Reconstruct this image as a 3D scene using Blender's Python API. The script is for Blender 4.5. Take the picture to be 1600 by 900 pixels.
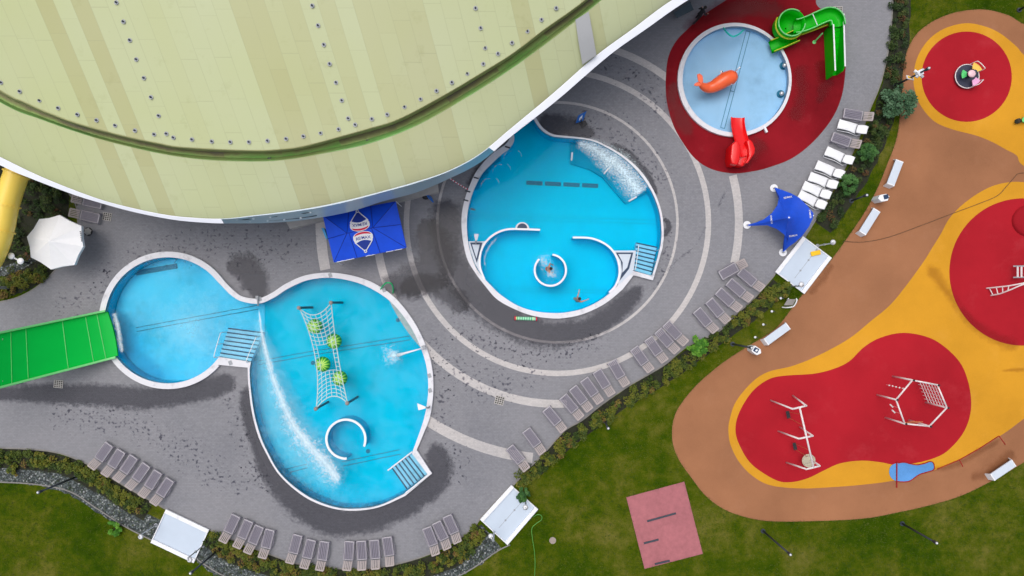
import bpy, bmesh, math, random
from mathutils import Vector, Matrix
random.seed(7)
PI = math.pi
R = math.radians
SC = bpy.context.scene
for o in list(bpy.data.objects): bpy.data.objects.remove(o, do_unlink=True)
COL = SC.collection

# ------------------------------------------------------------------ camera, sky, sun, exposure
S, H = 0.045, 48.0                      # metres per photo pixel on the ground, drone height
CX, CY = 800.0, 468.0                   # the point straight below the drone
cam = bpy.data.cameras.new('camera'); camo = bpy.data.objects.new('camera', cam); COL.objects.link(camo)
camo.location = (0, 0, H); camo.rotation_euler = (0, 0, 0)
cam.sensor_width = 36.0; cam.lens = 36.0 * H / (1600 * S); cam.shift_y = (CY - 450) / 1600.0
cam.clip_start = 0.5; cam.clip_end = 3000
SC.camera = camo
W = bpy.data.worlds.new('World'); SC.world = W; W.use_nodes = True
nt = W.node_tree; bg = nt.nodes['Background']
sky = nt.nodes.new('ShaderNodeTexSky'); sky.sky_type = 'NISHITA'; sky.sun_disc = False
SUN_EL, SUN_AZ = 72.0, 320.0
sky.sun_elevation = R(SUN_EL); sky.sun_rotation = R(SUN_AZ); sky.dust_density = 6.0; sky.air_density = 1.0; sky.ozone_density = 1.0
hs = nt.nodes.new('ShaderNodeHueSaturation'); hs.inputs['Saturation'].default_value = 0.52
nt.links.new(sky.outputs[0], hs.inputs['Color']); nt.links.new(hs.outputs[0], bg.inputs[0]); bg.inputs[1].default_value = 0.15
sl = bpy.data.lights.new('sun', 'SUN'); so = bpy.data.objects.new('sun', sl); COL.objects.link(so)
sl.energy = 0.65; sl.angle = R(65); sl.color = (1.0, 0.98, 0.95)
so.location = (0, 0, 60); so.rotation_euler = (R(90 - SUN_EL), 0, R(180 - SUN_AZ))
SC.view_settings.view_transform = 'Standard'; SC.view_settings.look = 'None'
SC.view_settings.exposure = 0.04; SC.view_settings.gamma = 1.0; SC.view_settings.use_curve_mapping = False
SC.cycles.max_bounces = 6; SC.cycles.transparent_max_bounces = 16
SC.cycles.caustics_reflective = False; SC.cycles.caustics_refractive = False

def P(px, py, z=0.0):
    k = S * (H - z) / H
    return Vector(((px - CX) * k, (CY - py) * k, z))

# ------------------------------------------------------------------ helpers
def smooth(pts, closed=False, n=6):
    pts = [Vector(p) for p in pts]; m = len(pts); out = []
    if m < 3: return pts
    rng = range(m) if closed else range(m - 1)
    for i in rng:
        if closed: p0, p1, p2, p3 = pts[(i-1) % m], pts[i], pts[(i+1) % m], pts[(i+2) % m]
        else: p0, p1, p2, p3 = pts[max(i-1, 0)], pts[i], pts[i+1], pts[min(i+2, m-1)]
        for k in range(n):
            t = k / n
            out.append(0.5*((2*p1) + (p2-p0)*t + (2*p0-5*p1+4*p2-p3)*t*t + (3*p1-p0-3*p2+p3)*t**3))
    if not closed: out.append(pts[-1])
    return out

def resample(pts, n, closed=False):
    pts = [Vector(p) for p in pts]
    if closed: pts = pts + [pts[0]]
    L = [0.0]
    for a, b in zip(pts, pts[1:]): L.append(L[-1] + (b-a).length)
    out = []; j = 0; tot = L[-1]; cnt = n if closed else n - 1
    for i in range(n):
        d = tot * i / cnt
        while j < len(L) - 2 and L[j+1] < d: j += 1
        seg = max(L[j+1] - L[j], 1e-9)
        out.append(pts[j].lerp(pts[j+1], min(max((d - L[j]) / seg, 0), 1)))
    return out

def loop(*segs):
    out = []
    for s in segs:
        for p in s:
            p = Vector((p[0], p[1]))
            if not out or (p - out[-1]).length > 0.6: out.append(p)
    if (out[0] - out[-1]).length < 0.6: out.pop()
    return out

def arc(cx, cy, r, a0, a1, n=40):
    return [(cx + r*math.cos(R(a0 + (a1-a0)*i/n)), cy - r*math.sin(R(a0 + (a1-a0)*i/n))) for i in range(n+1)]

def tag(o, label=None, cat=None, group=None, kind=None):
    if label: o['label'] = label
    if cat: o['category'] = cat
    if group: o['group'] = group
    if kind: o['kind'] = kind
    return o

def link(name, me, mat, parent=None, smooth_=False):
    o = bpy.data.objects.new(name, me); COL.objects.link(o)
    if mat is not None:
        me.materials.clear(); me.materials.append(mat)
    if parent is not None:
        o.parent = parent
        if parent.type == 'EMPTY' or True:
            me.transform(Matrix.Translation(-wloc(parent)))
    if smooth_:
        for p in me.polygons: p.use_smooth = True
    return o

def wloc(o):
    v = Vector((0, 0, 0))
    while o is not None:
        v = v + o.location; o = o.parent
    return v

def thing(name, label, cat, loc=(0, 0, 0), group=None):
    o = bpy.data.objects.new(name, None); COL.objects.link(o); o.location = loc; o.empty_display_size = 0.3
    return tag(o, label, cat, group)

class MB:
    def __init__(s): s.bm = bmesh.new()
    def quad(s, *ps):
        return s.bm.faces.new([s.bm.verts.new(p) for p in ps])
    def box(s, c, size, rz=0.0, M=None):
        M = M if M is not None else Matrix.Translation(c) @ Matrix.Rotation(rz, 4, 'Z')
        bmesh.ops.create_cube(s.bm, size=1.0, matrix=M @ Matrix.Diagonal((*size, 1)))
        return s
    def bar(s, a, b, w, h):
        a, b = Vector(a), Vector(b); d = b - a
        q = d.to_track_quat('X', 'Z').to_matrix().to_4x4()
        bmesh.ops.create_cube(s.bm, size=1.0, matrix=Matrix.Translation((a+b)/2) @ q @ Matrix.Diagonal((d.length, w, h, 1)))
        return s
    def tube(s, pts, r, n=8, closed=False, cap=True):
        pts = [Vector(p) for p in pts]; m = len(pts)
        rs = r if isinstance(r, (list, tuple)) else [r]*m
        rings = []; up = None
        for i, p in enumerate(pts):
            if closed: d = pts[(i+1) % m] - pts[i-1]
            else: d = pts[min(i+1, m-1)] - pts[max(i-1, 0)]
            if d.length < 1e-9: d = Vector((0, 0, 1))
            d.normalize()
            if up is None: up = Vector((0, 0, 1)) if abs(d.z) < 0.9 else Vector((1, 0, 0))
            x = d.cross(up)
            if x.length < 1e-6: x = d.orthogonal()
            x.normalize(); y = x.cross(d).normalized(); up = y
            rings.append([s.bm.verts.new(p + rs[i]*(x*math.cos(2*PI*k/n) + y*math.sin(2*PI*k/n))) for k in range(n)])
        rg = range(m) if closed else range(m-1)
        for i in rg:
            A, B = rings[i], rings[(i+1) % m]
            for k in range(n): s.bm.faces.new((A[k], A[(k+1) % n], B[(k+1) % n], B[k]))
        if cap and not closed:
            s.bm.faces.new(rings[0][::-1]); s.bm.faces.new(rings[-1])
        return s
    def cyl(s, c, r, h, n=16, r2=None):
        c = Vector(c)
        return s.tube([c, c + Vector((0, 0, h))], [r, r if r2 is None else r2], n)
    def sphere(s, c, r, sc=(1, 1, 1), u=14, v=9):
        bmesh.ops.create_uvsphere(s.bm, u_segments=u, v_segments=v, radius=1.0, matrix=Matrix.Translation(c) @ Matrix.Diagonal((r*sc[0], r*sc[1], r*sc[2], 1)))
        return s
    def prism(s, poly, z0, z1):
        lo = [s.bm.verts.new((p[0], p[1], z0)) for p in poly]; hi = [s.bm.verts.new((p[0], p[1], z1)) for p in poly]
        n = len(poly); s.bm.faces.new(hi); s.bm.faces.new(lo[::-1])
        for i in range(n): s.bm.faces.new((lo[i], lo[(i+1) % n], hi[(i+1) % n], hi[i]))
        return s
    def strip(s, A, B, closed=False):
        a = [s.bm.verts.new(p) for p in A]; b = [s.bm.verts.new(p) for p in B]; n = len(a)
        for i in range(n if closed else n-1):
            j = (i+1) % n; s.bm.faces.new((a[i], a[j], b[j], b[i]))
        return s
    def grid(s, rows, closed=False):
        vs = [[s.bm.verts.new(p) for p in r] for r in rows]
        for i in range(len(vs)-1):
            m = len(vs[i])
            for k in range(m if closed else m-1):
                s.bm.faces.new((vs[i][k], vs[i][(k+1) % m], vs[i+1][(k+1) % m], vs[i+1][k]))
        return s
    def wall(s, path, w, z0, z1, closed=False):
        """upright wall of width w along a 2D world path"""
        pts = [Vector((p[0], p[1])) for p in path]; m = len(pts); L = []; Rr = []
        for i in range(m):
            d = (pts[(i+1) % m] - pts[i-1]) if closed else (pts[min(i+1, m-1)] - pts[max(i-1, 0)])
            d.normalize(); nrm = Vector((-d.y, d.x)) * (w/2)
            L.append(pts[i] + nrm); Rr.append(pts[i] - nrm)
        f = lambda p, z: (p.x, p.y, z)
        rows = [[f(p, z0) for p in L], [f(p, z1) for p in L], [f(p, z1) for p in Rr], [f(p, z0) for p in Rr]]
        vs = [[s.bm.verts.new(p) for p in r] for r in rows]
        for i in range(3):
            for k in range(m if closed else m-1):
                s.bm.faces.new((vs[i][k], vs[i][(k+1) % m], vs[i+1][(k+1) % m], vs[i+1][k]))
        if not closed:
            s.bm.faces.new([vs[j][0] for j in range(4)]); s.bm.faces.new([vs[j][-1] for j in (3, 2, 1, 0)])
        return s
    def mesh(s, name, bevel=0.0):
        bmesh.ops.recalc_face_normals(s.bm, faces=s.bm.faces)
        if bevel > 0:
            es = [e for e in s.bm.edges if len(e.link_faces) == 2 and e.calc_face_angle() > 0.5]
            bmesh.ops.bevel(s.bm, geom=es, offset=bevel, segments=2, affect='EDGES', profile=0.6)
        me = bpy.data.meshes.new(name); s.bm.to_mesh(me); s.bm.free(); return me
    def build(s, name, mat, parent=None, smooth_=False, bevel=0.0):
        return link(name, s.mesh(name, bevel), mat, parent, smooth_)

def fill(name, loops, z, mat, parent=None, thick=0.0, bevel=0.0):
    """filled outline (extra loops are holes); with thick it becomes a solid from z down to z - thick. loops in world XY"""
    cu = bpy.data.curves.new(name, 'CURVE'); cu.dimensions = '2D'; cu.fill_mode = 'BOTH'
    for lp in loops:
        sp = cu.splines.new('POLY'); sp.points.add(len(lp) - 1); sp.use_cyclic_u = True
        for i, p in enumerate(lp): sp.points[i].co = (p[0], p[1], 0, 1)
    if thick: cu.extrude = thick/2 - bevel; cu.bevel_depth = bevel; cu.bevel_resolution = 1
    if bevel: cu.offset = -bevel
    o = bpy.data.objects.new(name, cu); COL.objects.link(o)
    dg = bpy.context.evaluated_depsgraph_get()
    me = bpy.data.meshes.new_from_object(o.evaluated_get(dg))
    bpy.data.objects.remove(o); bpy.data.curves.remove(cu)
    me.transform(Matrix.Translation((0, 0, z - thick/2)))
    b = bmesh.new(); b.from_mesh(me)
    if thick: bmesh.ops.recalc_face_normals(b, faces=b.faces)
    else:
        for f in b.faces:
            f.normal_update()
            if f.normal.z < 0: f.normal_flip()
    b.to_mesh(me); b.free()
    return link(name, me, mat, parent)

def wl(pts, z=0.0): return [P(p[0], p[1], z) for p in pts]

def text_mesh(s, size):
    cu = bpy.data.curves.new('txt', 'FONT'); cu.body = s; cu.size = size; cu.align_x = 'CENTER'; cu.align_y = 'CENTER'; cu.offset = size*0.012
    o = bpy.data.objects.new('txt', cu); COL.objects.link(o)
    dg = bpy.context.evaluated_depsgraph_get(); me = bpy.data.meshes.new_from_object(o.evaluated_get(dg))
    bpy.data.objects.remove(o); bpy.data.curves.remove(cu); return me

# ------------------------------------------------------------------ materials
def node_mat(name):
    m = bpy.data.materials.new(name); m.use_nodes = True
    n = m.node_tree; b = n.nodes['Principled BSDF']; return m, n, b
def N(n, t, **kw):
    x = n.nodes.new(t)
    for k, v in kw.items(): setattr(x, k, v)
    return x
def noise(n, vec, scale, detail=4, rough=0.6):
    x = N(n, 'ShaderNodeTexNoise'); x.inputs['Scale'].default_value = scale; x.inputs['Detail'].default_value = detail
    x.inputs['Roughness'].default_value = rough
    if vec is not None: n.links.new(vec, x.inputs['Vector'])
    return x.outputs['Fac']
def ramp(n, fac, stops):
    r = N(n, 'ShaderNodeValToRGB'); e = r.color_ramp.elements
    while len(e) > 1: e.remove(e[-1])
    e[0].position = stops[0][0]; e[0].color = (*stops[0][1], 1)
    for p, c in stops[1:]:
        k = e.new(p); k.color = (*c, 1)
    n.links.new(fac, r.inputs[0]); return r.outputs[0]
def mixc(n, f, a, b, mode='MIX'):
    x = N(n, 'ShaderNodeMix', data_type='RGBA', blend_type=mode)
    for sock, v in ((x.inputs[0], f), (x.inputs[6], a), (x.inputs[7], b)):
        if isinstance(v, (int, float)): sock.default_value = v
        elif isinstance(v, tuple): sock.default_value = (*v, 1)
        else: n.links.new(v, sock)
    return x.outputs[2]
def mth(n, op, a, b=None, c=None, clamp=False):
    x = N(n, 'ShaderNodeMath', operation=op, use_clamp=clamp)
    for i, v in enumerate((a, b, c)):
        if v is None: continue
        if isinstance(v, (int, float)): x.inputs[i].default_value = v
        else: n.links.new(v, x.inputs[i])
    return x.outputs[0]
def objvec(n): return N(n, 'ShaderNodeTexCoord').outputs['Object']
def bump(n, b, h, strength=0.3, dist=0.02):
    x = N(n, 'ShaderNodeBump'); x.inputs['Strength'].default_value = strength; x.inputs['Distance'].default_value = dist
    n.links.new(h, x.inputs['Height']); n.links.new(x.outputs[0], b.inputs['Normal'])
def vary(c, k): return tuple(max(0, min(1, x*k)) for x in c)

def pm(name, c, rough=0.55, var=0.12, scale=3.0, bmp=0.0, metal=0.0, spec=0.5, dirt=None, dscale=0.6, dcov=0.62):
    """painted / plastic / stone: base colour with fine and broad variation, optional dirt patches"""
    m, n, b = node_mat(name); v = objvec(n)
    f1 = noise(n, v, scale, 6, 0.65); f2 = noise(n, v, scale*0.17, 3)
    f = mth(n, 'ADD', mth(n, 'MULTIPLY', f1, 0.6), mth(n, 'MULTIPLY', f2, 0.4))
    col = ramp(n, f, [(0.3, vary(c, 1-var)), (0.5, c), (0.7, vary(c, 1+var))])
    if dirt:
        d = ramp(n, noise(n, v, dscale, 7, 0.7), [(dcov-0.08, (0, 0, 0)), (dcov+0.1, (1, 1, 1))])
        col = mixc(n, d, col, dirt)
    n.links.new(col, b.inputs['Base Color']); b.inputs['Roughness'].default_value = rough; b.inputs['Metallic'].default_value = metal
    b.inputs['Specular IOR Level'].default_value = spec
    if bmp: bump(n, b, noise(n, v, scale*8, 4), bmp, 0.01)
    return m

M = {}
M['white'] = pm('white_paint', (0.78, 0.79, 0.82), 0.4, 0.05, 2.0, dirt=(0.52, 0.53, 0.55), dscale=1.5, dcov=0.66)
M['white_plastic'] = pm('white_plastic', (0.80, 0.81, 0.83), 0.35, 0.03)
M['white_bench'] = pm('white_concrete', (0.56, 0.62, 0.70), 0.6, 0.06, 4, 0.1)
M['tray'] = pm('tray_enamel', (0.50, 0.58, 0.68), 0.45, 0.05, 1.0)
M['coping'] = pm('pool_coping', (0.68, 0.68, 0.72), 0.55, 0.06, 3, 0.08, dirt=(0.42, 0.42, 0.45), dscale=1.1, dcov=0.62)
M['rim'] = pm('roof_edge_panel', (0.74, 0.77, 0.84), 0.4, 0.04, 0.6)
M['facade'] = pm('facade_glass', (0.44, 0.53, 0.60), 0.3, 0.06, 0.8, spec=0.5)
M['wallgrey'] = pm('facade_wall', (0.28, 0.30, 0.33), 0.5, 0.1)
M['concrete'] = pm('pale_concrete', (0.42, 0.40, 0.38), 0.8, 0.12, 3, 0.2)
M['black'] = pm('black_plastic', (0.012, 0.012, 0.016), 0.5, 0.2)
M['navy'] = pm('navy_edge', (0.004, 0.03, 0.085), 0.5, 0.15)
M['darksteel'] = pm('dark_grey_metal', (0.045, 0.055, 0.075), 0.45, 0.1, metal=0.3)
M['steel'] = pm('stainless_steel', (0.55, 0.56, 0.58), 0.3, 0.06, metal=0.7)
M['greymetal'] = pm('grey_metal', (0.30, 0.32, 0.35), 0.45, 0.1)
M['play_white'] = pm('white_powder_coat', (0.75, 0.68, 0.68), 0.45, 0.05)
M['lounge_frame'] = pm('taupe_frame', (0.43, 0.405, 0.44), 0.5, 0.08, 5)
M['lounge'] = pm('taupe_plastic_gap_shade', (0.235, 0.215, 0.27), 0.55, 0.1, 5)  # darkened: shade of the slat gaps is put into the plastic colour
M['lounge_back'] = pm('taupe_plastic_tilt_light', (0.39, 0.335, 0.325), 0.55, 0.1, 5)  # paler, browner copy: light on the tilted backrest put into the colour
M['blue_fabric'] = pm('blue_canvas', (0.003, 0.075, 0.72), 0.5, 0.12, 1.5)
M['blue_shade'] = pm('blue_shade_cloth', (0.003, 0.07, 0.60), 0.55, 0.22, 0.9)
M['blue_seam'] = pm('dark_blue_seam', (0.002, 0.022, 0.30), 0.6, 0.1)
M['red_mark'] = pm('red_print', (0.62, 0.015, 0.06), 0.5, 0.05)
M['white_print'] = pm('white_print', (0.80, 0.80, 0.82), 0.5, 0.03)
M['blue_print'] = pm('blue_print', (0.015, 0.04, 0.30), 0.5, 0.05)
M['green_slide'] = pm('green_fibreglass', (0.001, 0.46, 0.055), 0.3, 0.08, 0.5, spec=0.08)
M['green_kid'] = pm('green_slide_plastic', (0.002, 0.42, 0.005), 0.3, 0.15, 1.5, spec=0.12)
M['green_pale'] = pm('pale_green_rim', (0.16, 0.60, 0.19), 0.35, 0.08)
M['seam'] = pm('slide_seam', (0.08, 0.52, 0.12), 0.4, 0.06)
M['yellow_edge'] = pm('yellow_green_edge', (0.42, 0.50, 0.01), 0.35, 0.1)
M['yellow_tube'] = pm('yellow_fibreglass', (0.92, 0.66, 0.10), 0.3, 0.06, 0.7)
M['teal'] = pm('teal_pipe', (0.0, 0.55, 0.48), 0.3, 0.05)
M['orange'] = pm('orange_fibreglass', (0.90, 0.13, 0.035), 0.3, 0.12, 1.5)
M['red_slide'] = pm('red_plastic', (0.75, 0.005, 0.006), 0.16, 0.06)
M['rope'] = pm('pale_rope', (0.55, 0.68, 0.66), 0.7, 0.06)
M['timber'] = pm('weathered_timber', (0.30, 0.25, 0.22), 0.8, 0.15)
M['skin'] = pm('skin', (0.52, 0.25, 0.16), 0.5, 0.08, 5)
M['hair'] = pm('dark_hair', (0.015, 0.01, 0.008), 0.6, 0.2)
M['black_cloth'] = pm('black_clothes', (0.008, 0.008, 0.010), 0.8, 0.2)
M['orange_cloth'] = pm('coral_swimwear', (0.60, 0.08, 0.04), 0.7, 0.1)
M['blue_sign'] = pm('blue_panel', (0.005, 0.13, 0.50), 0.4, 0.08)
M['yellow_cloth'] = pm('yellow_cloth', (0.85, 0.50, 0.01), 0.7, 0.08)
M['grate'] = pm('drain_grate', (0.30, 0.29, 0.29), 0.6, 0.1)
M['hose'] = pm('green_hose', (0.10, 0.34, 0.05), 0.4, 0.08)
M['orange_rope'] = pm('orange_rope', (0.50, 0.13, 0.05), 0.7, 0.1)
M['cream'] = pm('woven_cream_seat', (0.52, 0.47, 0.35), 0.8, 0.1, 6)
M['drainline'] = pm('pool_line', (0.0, 0.15, 0.26), 0.6, 0.1)
M['basin_ab'] = pm('pool_paint_pale', (0.10, 0.58, 0.84), 0.5, 0.07, 0.7, spec=0.0)
M['basin_b'] = pm('pool_paint_cyan', (0.0, 0.51, 0.74), 0.5, 0.05, 0.5, spec=0.0)
M['basin_c'] = pm('pool_paint_blue', (0.0, 0.57, 0.83), 0.5, 0.05, 0.5, spec=0.0)
M['basin_c_dark'] = pm('pool_bench_paint', (0.0, 0.36, 0.56), 0.5, 0.08, 0.5, spec=0.0)
M['basin_d'] = pm('pool_paint_light', (0.32, 0.56, 0.80), 0.5, 0.08, 0.8, spec=0.1)
M['step'] = pm('step_tile', (0.30, 0.58, 0.78), 0.5, 0.06)
M['pad'] = pm('pink_rubber_tile', (0.37, 0.125, 0.14), 0.85, 0.22, 3.0, 0.4)
M['greyroof'] = pm('grey_roof_sheet', (0.38, 0.39, 0.40), 0.5, 0.06, 1.0)
M['soil'] = pm('planting_soil', (0.018, 0.020, 0.010), 0.95, 0.4, 3.0, 0.5)
M['bark'] = pm('bark', (0.05, 0.035, 0.025), 0.9, 0.3, 5)
M['kerb'] = pm('concrete_edging', (0.22, 0.21, 0.20), 0.85, 0.15, 3, 0.2)

def rubber(name, c, var=0.10):
    m, n, b = node_mat(name); v = objvec(n)
    f1 = noise(n, v, 30, 3, 0.7); f2 = noise(n, v, 0.25, 5, 0.6); f3 = noise(n, v, 0.06, 2)
    f = mth(n, 'ADD', mth(n, 'MULTIPLY', f1, 0.30), mth(n, 'ADD', mth(n, 'MULTIPLY', f2, 0.40), mth(n, 'MULTIPLY', f3, 0.30)))
    col = ramp(n, f, [(0.36, vary(c, 1-var*2.2)), (0.5, c), (0.64, vary(c, 1+var*1.9))])
    st = ramp(n, noise(n, v, 0.9, 8, 0.75), [(0.62, (0, 0, 0)), (0.78, (0.5, 0.5, 0.5))])
    col = mixc(n, st, col, vary(c, 0.6))
    pale = ramp(n, noise(n, v, 0.35, 7, 0.7), [(0.56, (0, 0, 0)), (0.75, (0.35, 0.35, 0.35))])
    col = mixc(n, pale, col, tuple(min(1, x*1.15 + 0.035) for x in c))
    n.links.new(col, b.inputs['Base Color']); b.inputs['Roughness'].default_value = 0.9; b.inputs['Specular IOR Level'].default_value = 0.08
    bump(n, b, noise(n, v, 60, 2), 0.4, 0.006); return m
M['tan'] = rubber('tan_rubber', (0.312, 0.140, 0.070))
M['ochre'] = rubber('ochre_rubber', (0.58, 0.275, 0.022), 0.08)
M['crimson'] = rubber('crimson_rubber', (0.365, 0.013, 0.022), 0.09)
M['darkred'] = rubber('dark_red_rubber', (0.22, 0.008, 0.014), 0.2)
M['mound'] = rubber('mound_rubber', (0.32, 0.012, 0.02))
M['paddle'] = rubber('blue_rubber', (0.10, 0.28, 0.60), 0.15)
M['redline'] = rubber('red_edge_rubber', (0.30, 0.02, 0.02))

def grass_mat():
    m, n, b = node_mat('lawn_grass'); v = objvec(n)
    big = noise(n, v, 0.16, 6, 0.6); mid = noise(n, v, 1.1, 5, 0.7); fine = noise(n, v, 14, 3, 0.8)
    f = mth(n, 'ADD', mth(n, 'MULTIPLY', big, 0.45), mth(n, 'ADD', mth(n, 'MULTIPLY', mid, 0.33), mth(n, 'MULTIPLY', fine, 0.22)))
    col = ramp(n, f, [(0.37, (0.020, 0.050, 0.001)), (0.45, (0.040, 0.078, 0.0015)), (0.51, (0.076, 0.102, 0.004)), (0.58, (0.135, 0.135, 0.020)), (0.67, (0.19, 0.165, 0.05))])
    n.links.new(col, b.inputs['Base Color']); b.inputs['Roughness'].default_value = 0.95; b.inputs['Specular IOR Level'].default_value = 0.04
    h = mth(n, 'ADD', fine, noise(n, v, 40, 2)); bump(n, b, h, 0.9, 0.05); return m
M['grass'] = grass_mat()

def paving_mat(name, c, sc=1.0):
    m, n, b = node_mat(name); v = objvec(n)
    br = N(n, 'ShaderNodeTexBrick'); n.links.new(v, br.inputs['Vector']); br.inputs['Scale'].default_value = 1.0
    br.inputs['Brick Width'].default_value = 0.22*sc; br.inputs['Row Height'].default_value = 0.11*sc; br.inputs['Mortar Size'].default_value = 0.006
    br.inputs['Color1'].default_value = (*vary(c, 0.94), 1); br.inputs['Color2'].default_value = (*vary(c, 1.06), 1); br.inputs['Mortar'].default_value = (*vary(c, 0.80), 1)
    f = mth(n, 'ADD', mth(n, 'MULTIPLY', noise(n, v, 0.12, 5, 0.6), 0.6), mth(n, 'MULTIPLY', noise(n, v, 5, 5, 0.75), 0.4))
    tint = ramp(n, f, [(0.34, (0.78, 0.79, 0.82)), (0.5, (1, 1, 1)), (0.66, (1.08, 1.06, 1.05))])
    col = mixc(n, 1.0, br.outputs['Color'], tint, 'MULTIPLY')
    sp = ramp(n, noise(n, v, 3.2, 3, 0.6), [(0.74, (0, 0, 0)), (0.80, (0.25, 0.25, 0.25))])
    col = mixc(n, sp, col, vary(c, 0.5))
    n.links.new(col, b.inputs['Base Color']); b.inputs['Roughness'].default_value = 0.8; b.inputs['Specular IOR Level'].default_value = 0.3
    bump(n, b, br.outputs['Fac'], 0.25, -0.01); return m
M['paving'] = paving_mat('grey_paving', (0.232, 0.233, 0.252))
M['ring'] = paving_mat('pale_paving', (0.50, 0.475, 0.465))

def gravel_mat():
    m, n, b = node_mat('grey_gravel'); v = objvec(n)
    vo = N(n, 'ShaderNodeTexVoronoi'); vo.inputs['Scale'].default_value = 9.0; n.links.new(v, vo.inputs['Vector'])
    sep = N(n, 'ShaderNodeSeparateColor'); n.links.new(vo.outputs['Color'], sep.inputs[0])
    col = ramp(n, sep.outputs[0], [(0.0, (0.035, 0.05, 0.05)), (0.5, (0.085, 0.105, 0.105)), (0.85, (0.16, 0.185, 0.185)), (1.0, (0.36, 0.38, 0.38))])
    gaps = ramp(n, vo.outputs['Distance'], [(0.35, (1, 1, 1)), (0.75, (0.25, 0.25, 0.25))])
    col = mixc(n, 1.0, col, gaps, 'MULTIPLY')
    n.links.new(col, b.inputs['Base Color']); b.inputs['Roughness'].default_value = 0.85
    bump(n, b, vo.outputs['Distance'], 0.8, -0.05); return m
M['gravel'] = gravel_mat()

def roof_mat(name, kind):
    m, n, b = node_mat(name)
    at = N(n, 'ShaderNodeAttribute', attribute_name='panel'); sx = N(n, 'ShaderNodeSeparateXYZ'); n.links.new(at.outputs['Vector'], sx.inputs[0])
    u, v = sx.outputs[0], sx.outputs[1]
    iu = mth(n, 'FLOOR', u)
    wn = N(n, 'ShaderNodeTexWhiteNoise', noise_dimensions='1D'); n.links.new(iu, wn.inputs['W'])
    vv = mth(n, 'ADD', mth(n, 'MULTIPLY', v, 0.42), mth(n, 'MULTIPLY', wn.outputs['Value'], 7.0)); iv = mth(n, 'FLOOR', vv)
    cb = N(n, 'ShaderNodeCombineXYZ'); n.links.new(iu, cb.inputs[0]); n.links.new(iv, cb.inputs[1])
    wn2 = N(n, 'ShaderNodeTexWhiteNoise', noise_dimensions='2D'); n.links.new(cb.outputs[0], wn2.inputs['Vector'])
    wn3 = N(n, 'ShaderNodeTexWhiteNoise', noise_dimensions='1D'); n.links.new(mth(n, 'ADD', iu, 0.37), wn3.inputs['W'])
    tanp = N(n, 'ShaderNodeValToRGB'); tanp.color_ramp.interpolation = 'CONSTANT'; el = tanp.color_ramp.elements
    spans = [(-9, 0), (2, 3), (4, 5), (8, 9), (13, 15), (15, 17), (18, 19), (20, 22), (22, 24), (29, 30), (33, 34)]; lev = [.35, .75, .8, .25, .72, .62, .7, .66, .6, .7, .6]
    el[0].position = 0.0; el[0].color = (.1, .1, .1, 1); el.remove(el[-1])
    for (a_, b_), l_ in zip(spans[1:], lev[1:]):
        e_ = el.new(a_/40.0); e_.color = (l_, l_, l_, 1); e_ = el.new(b_/40.0); e_.color = (.1, .1, .1, 1)
    n.links.new(mth(n, 'DIVIDE', mth(n, 'ADD', iu, 0.5), 40.0), tanp.inputs[0])
    f = mth(n, 'ADD', mth(n, 'MULTIPLY', tanp.outputs[0], 0.85), mth(n, 'ADD', mth(n, 'MULTIPLY', wn3.outputs['Value'], 0.22), mth(n, 'MULTIPLY', wn2.outputs['Value'], 0.10)))
    col = ramp(n, f, [(0.0, (0.50, 0.540, 0.345)), (0.45, (0.485, 0.515, 0.315)), (0.70, (0.465, 0.482, 0.285)), (0.80, (0.452, 0.462, 0.268)), (0.93, (0.435, 0.435, 0.245))])
    ov = objvec(n)
    broad = ramp(n, noise(n, ov, 0.05, 4, 0.55), [(0.35, (0.95, 0.97, 0.80)), (0.65, (1.0, 1.0, 1.02))])
    col = mixc(n, 1.0, col, broad, 'MULTIPLY')
    grime = ramp(n, noise(n, ov, 0.8, 8, 0.7), [(0.58, (1, 1, 1)), (0.8, (0.86, 0.85, 0.78))])
    col = mixc(n, 1.0, col, grime, 'MULTIPLY')
    fu = mth(n, 'FRACT', u); du = mth(n, 'ABSOLUTE', mth(n, 'SUBTRACT', fu, 0.5))
    lu = mth(n, 'GREATER_THAN', du, 0.478)
    fv = mth(n, 'FRACT', vv); dv = mth(n, 'ABSOLUTE', mth(n, 'SUBTRACT', fv, 0.5)); lv = mth(n, 'GREATER_THAN', dv, 0.491)
    has = mth(n, 'GREATER_THAN', wn2.outputs['Value'], 0.45)
    ln = mth(n, 'MAXIMUM', mth(n, 'MULTIPLY', lu, 0.42), mth(n, 'MULTIPLY', mth(n, 'MULTIPLY', lv, has), 0.6))
    col = mixc(n, mth(n, 'MULTIPLY', ln, noise(n, ov, 0.7, 3)), col, (0.30, 0.31, 0.19))
    n.links.new(col, b.inputs['Base Color']); b.inputs['Roughness'].default_value = 0.55; b.inputs['Specular IOR Level'].default_value = 0.35
    bump(n, b, mth(n, 'SUBTRACT', noise(n, ov, 0.5, 3), lu), 0.25, 0.03); return m
M['roof'] = roof_mat('roof_membrane', 0)

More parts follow.
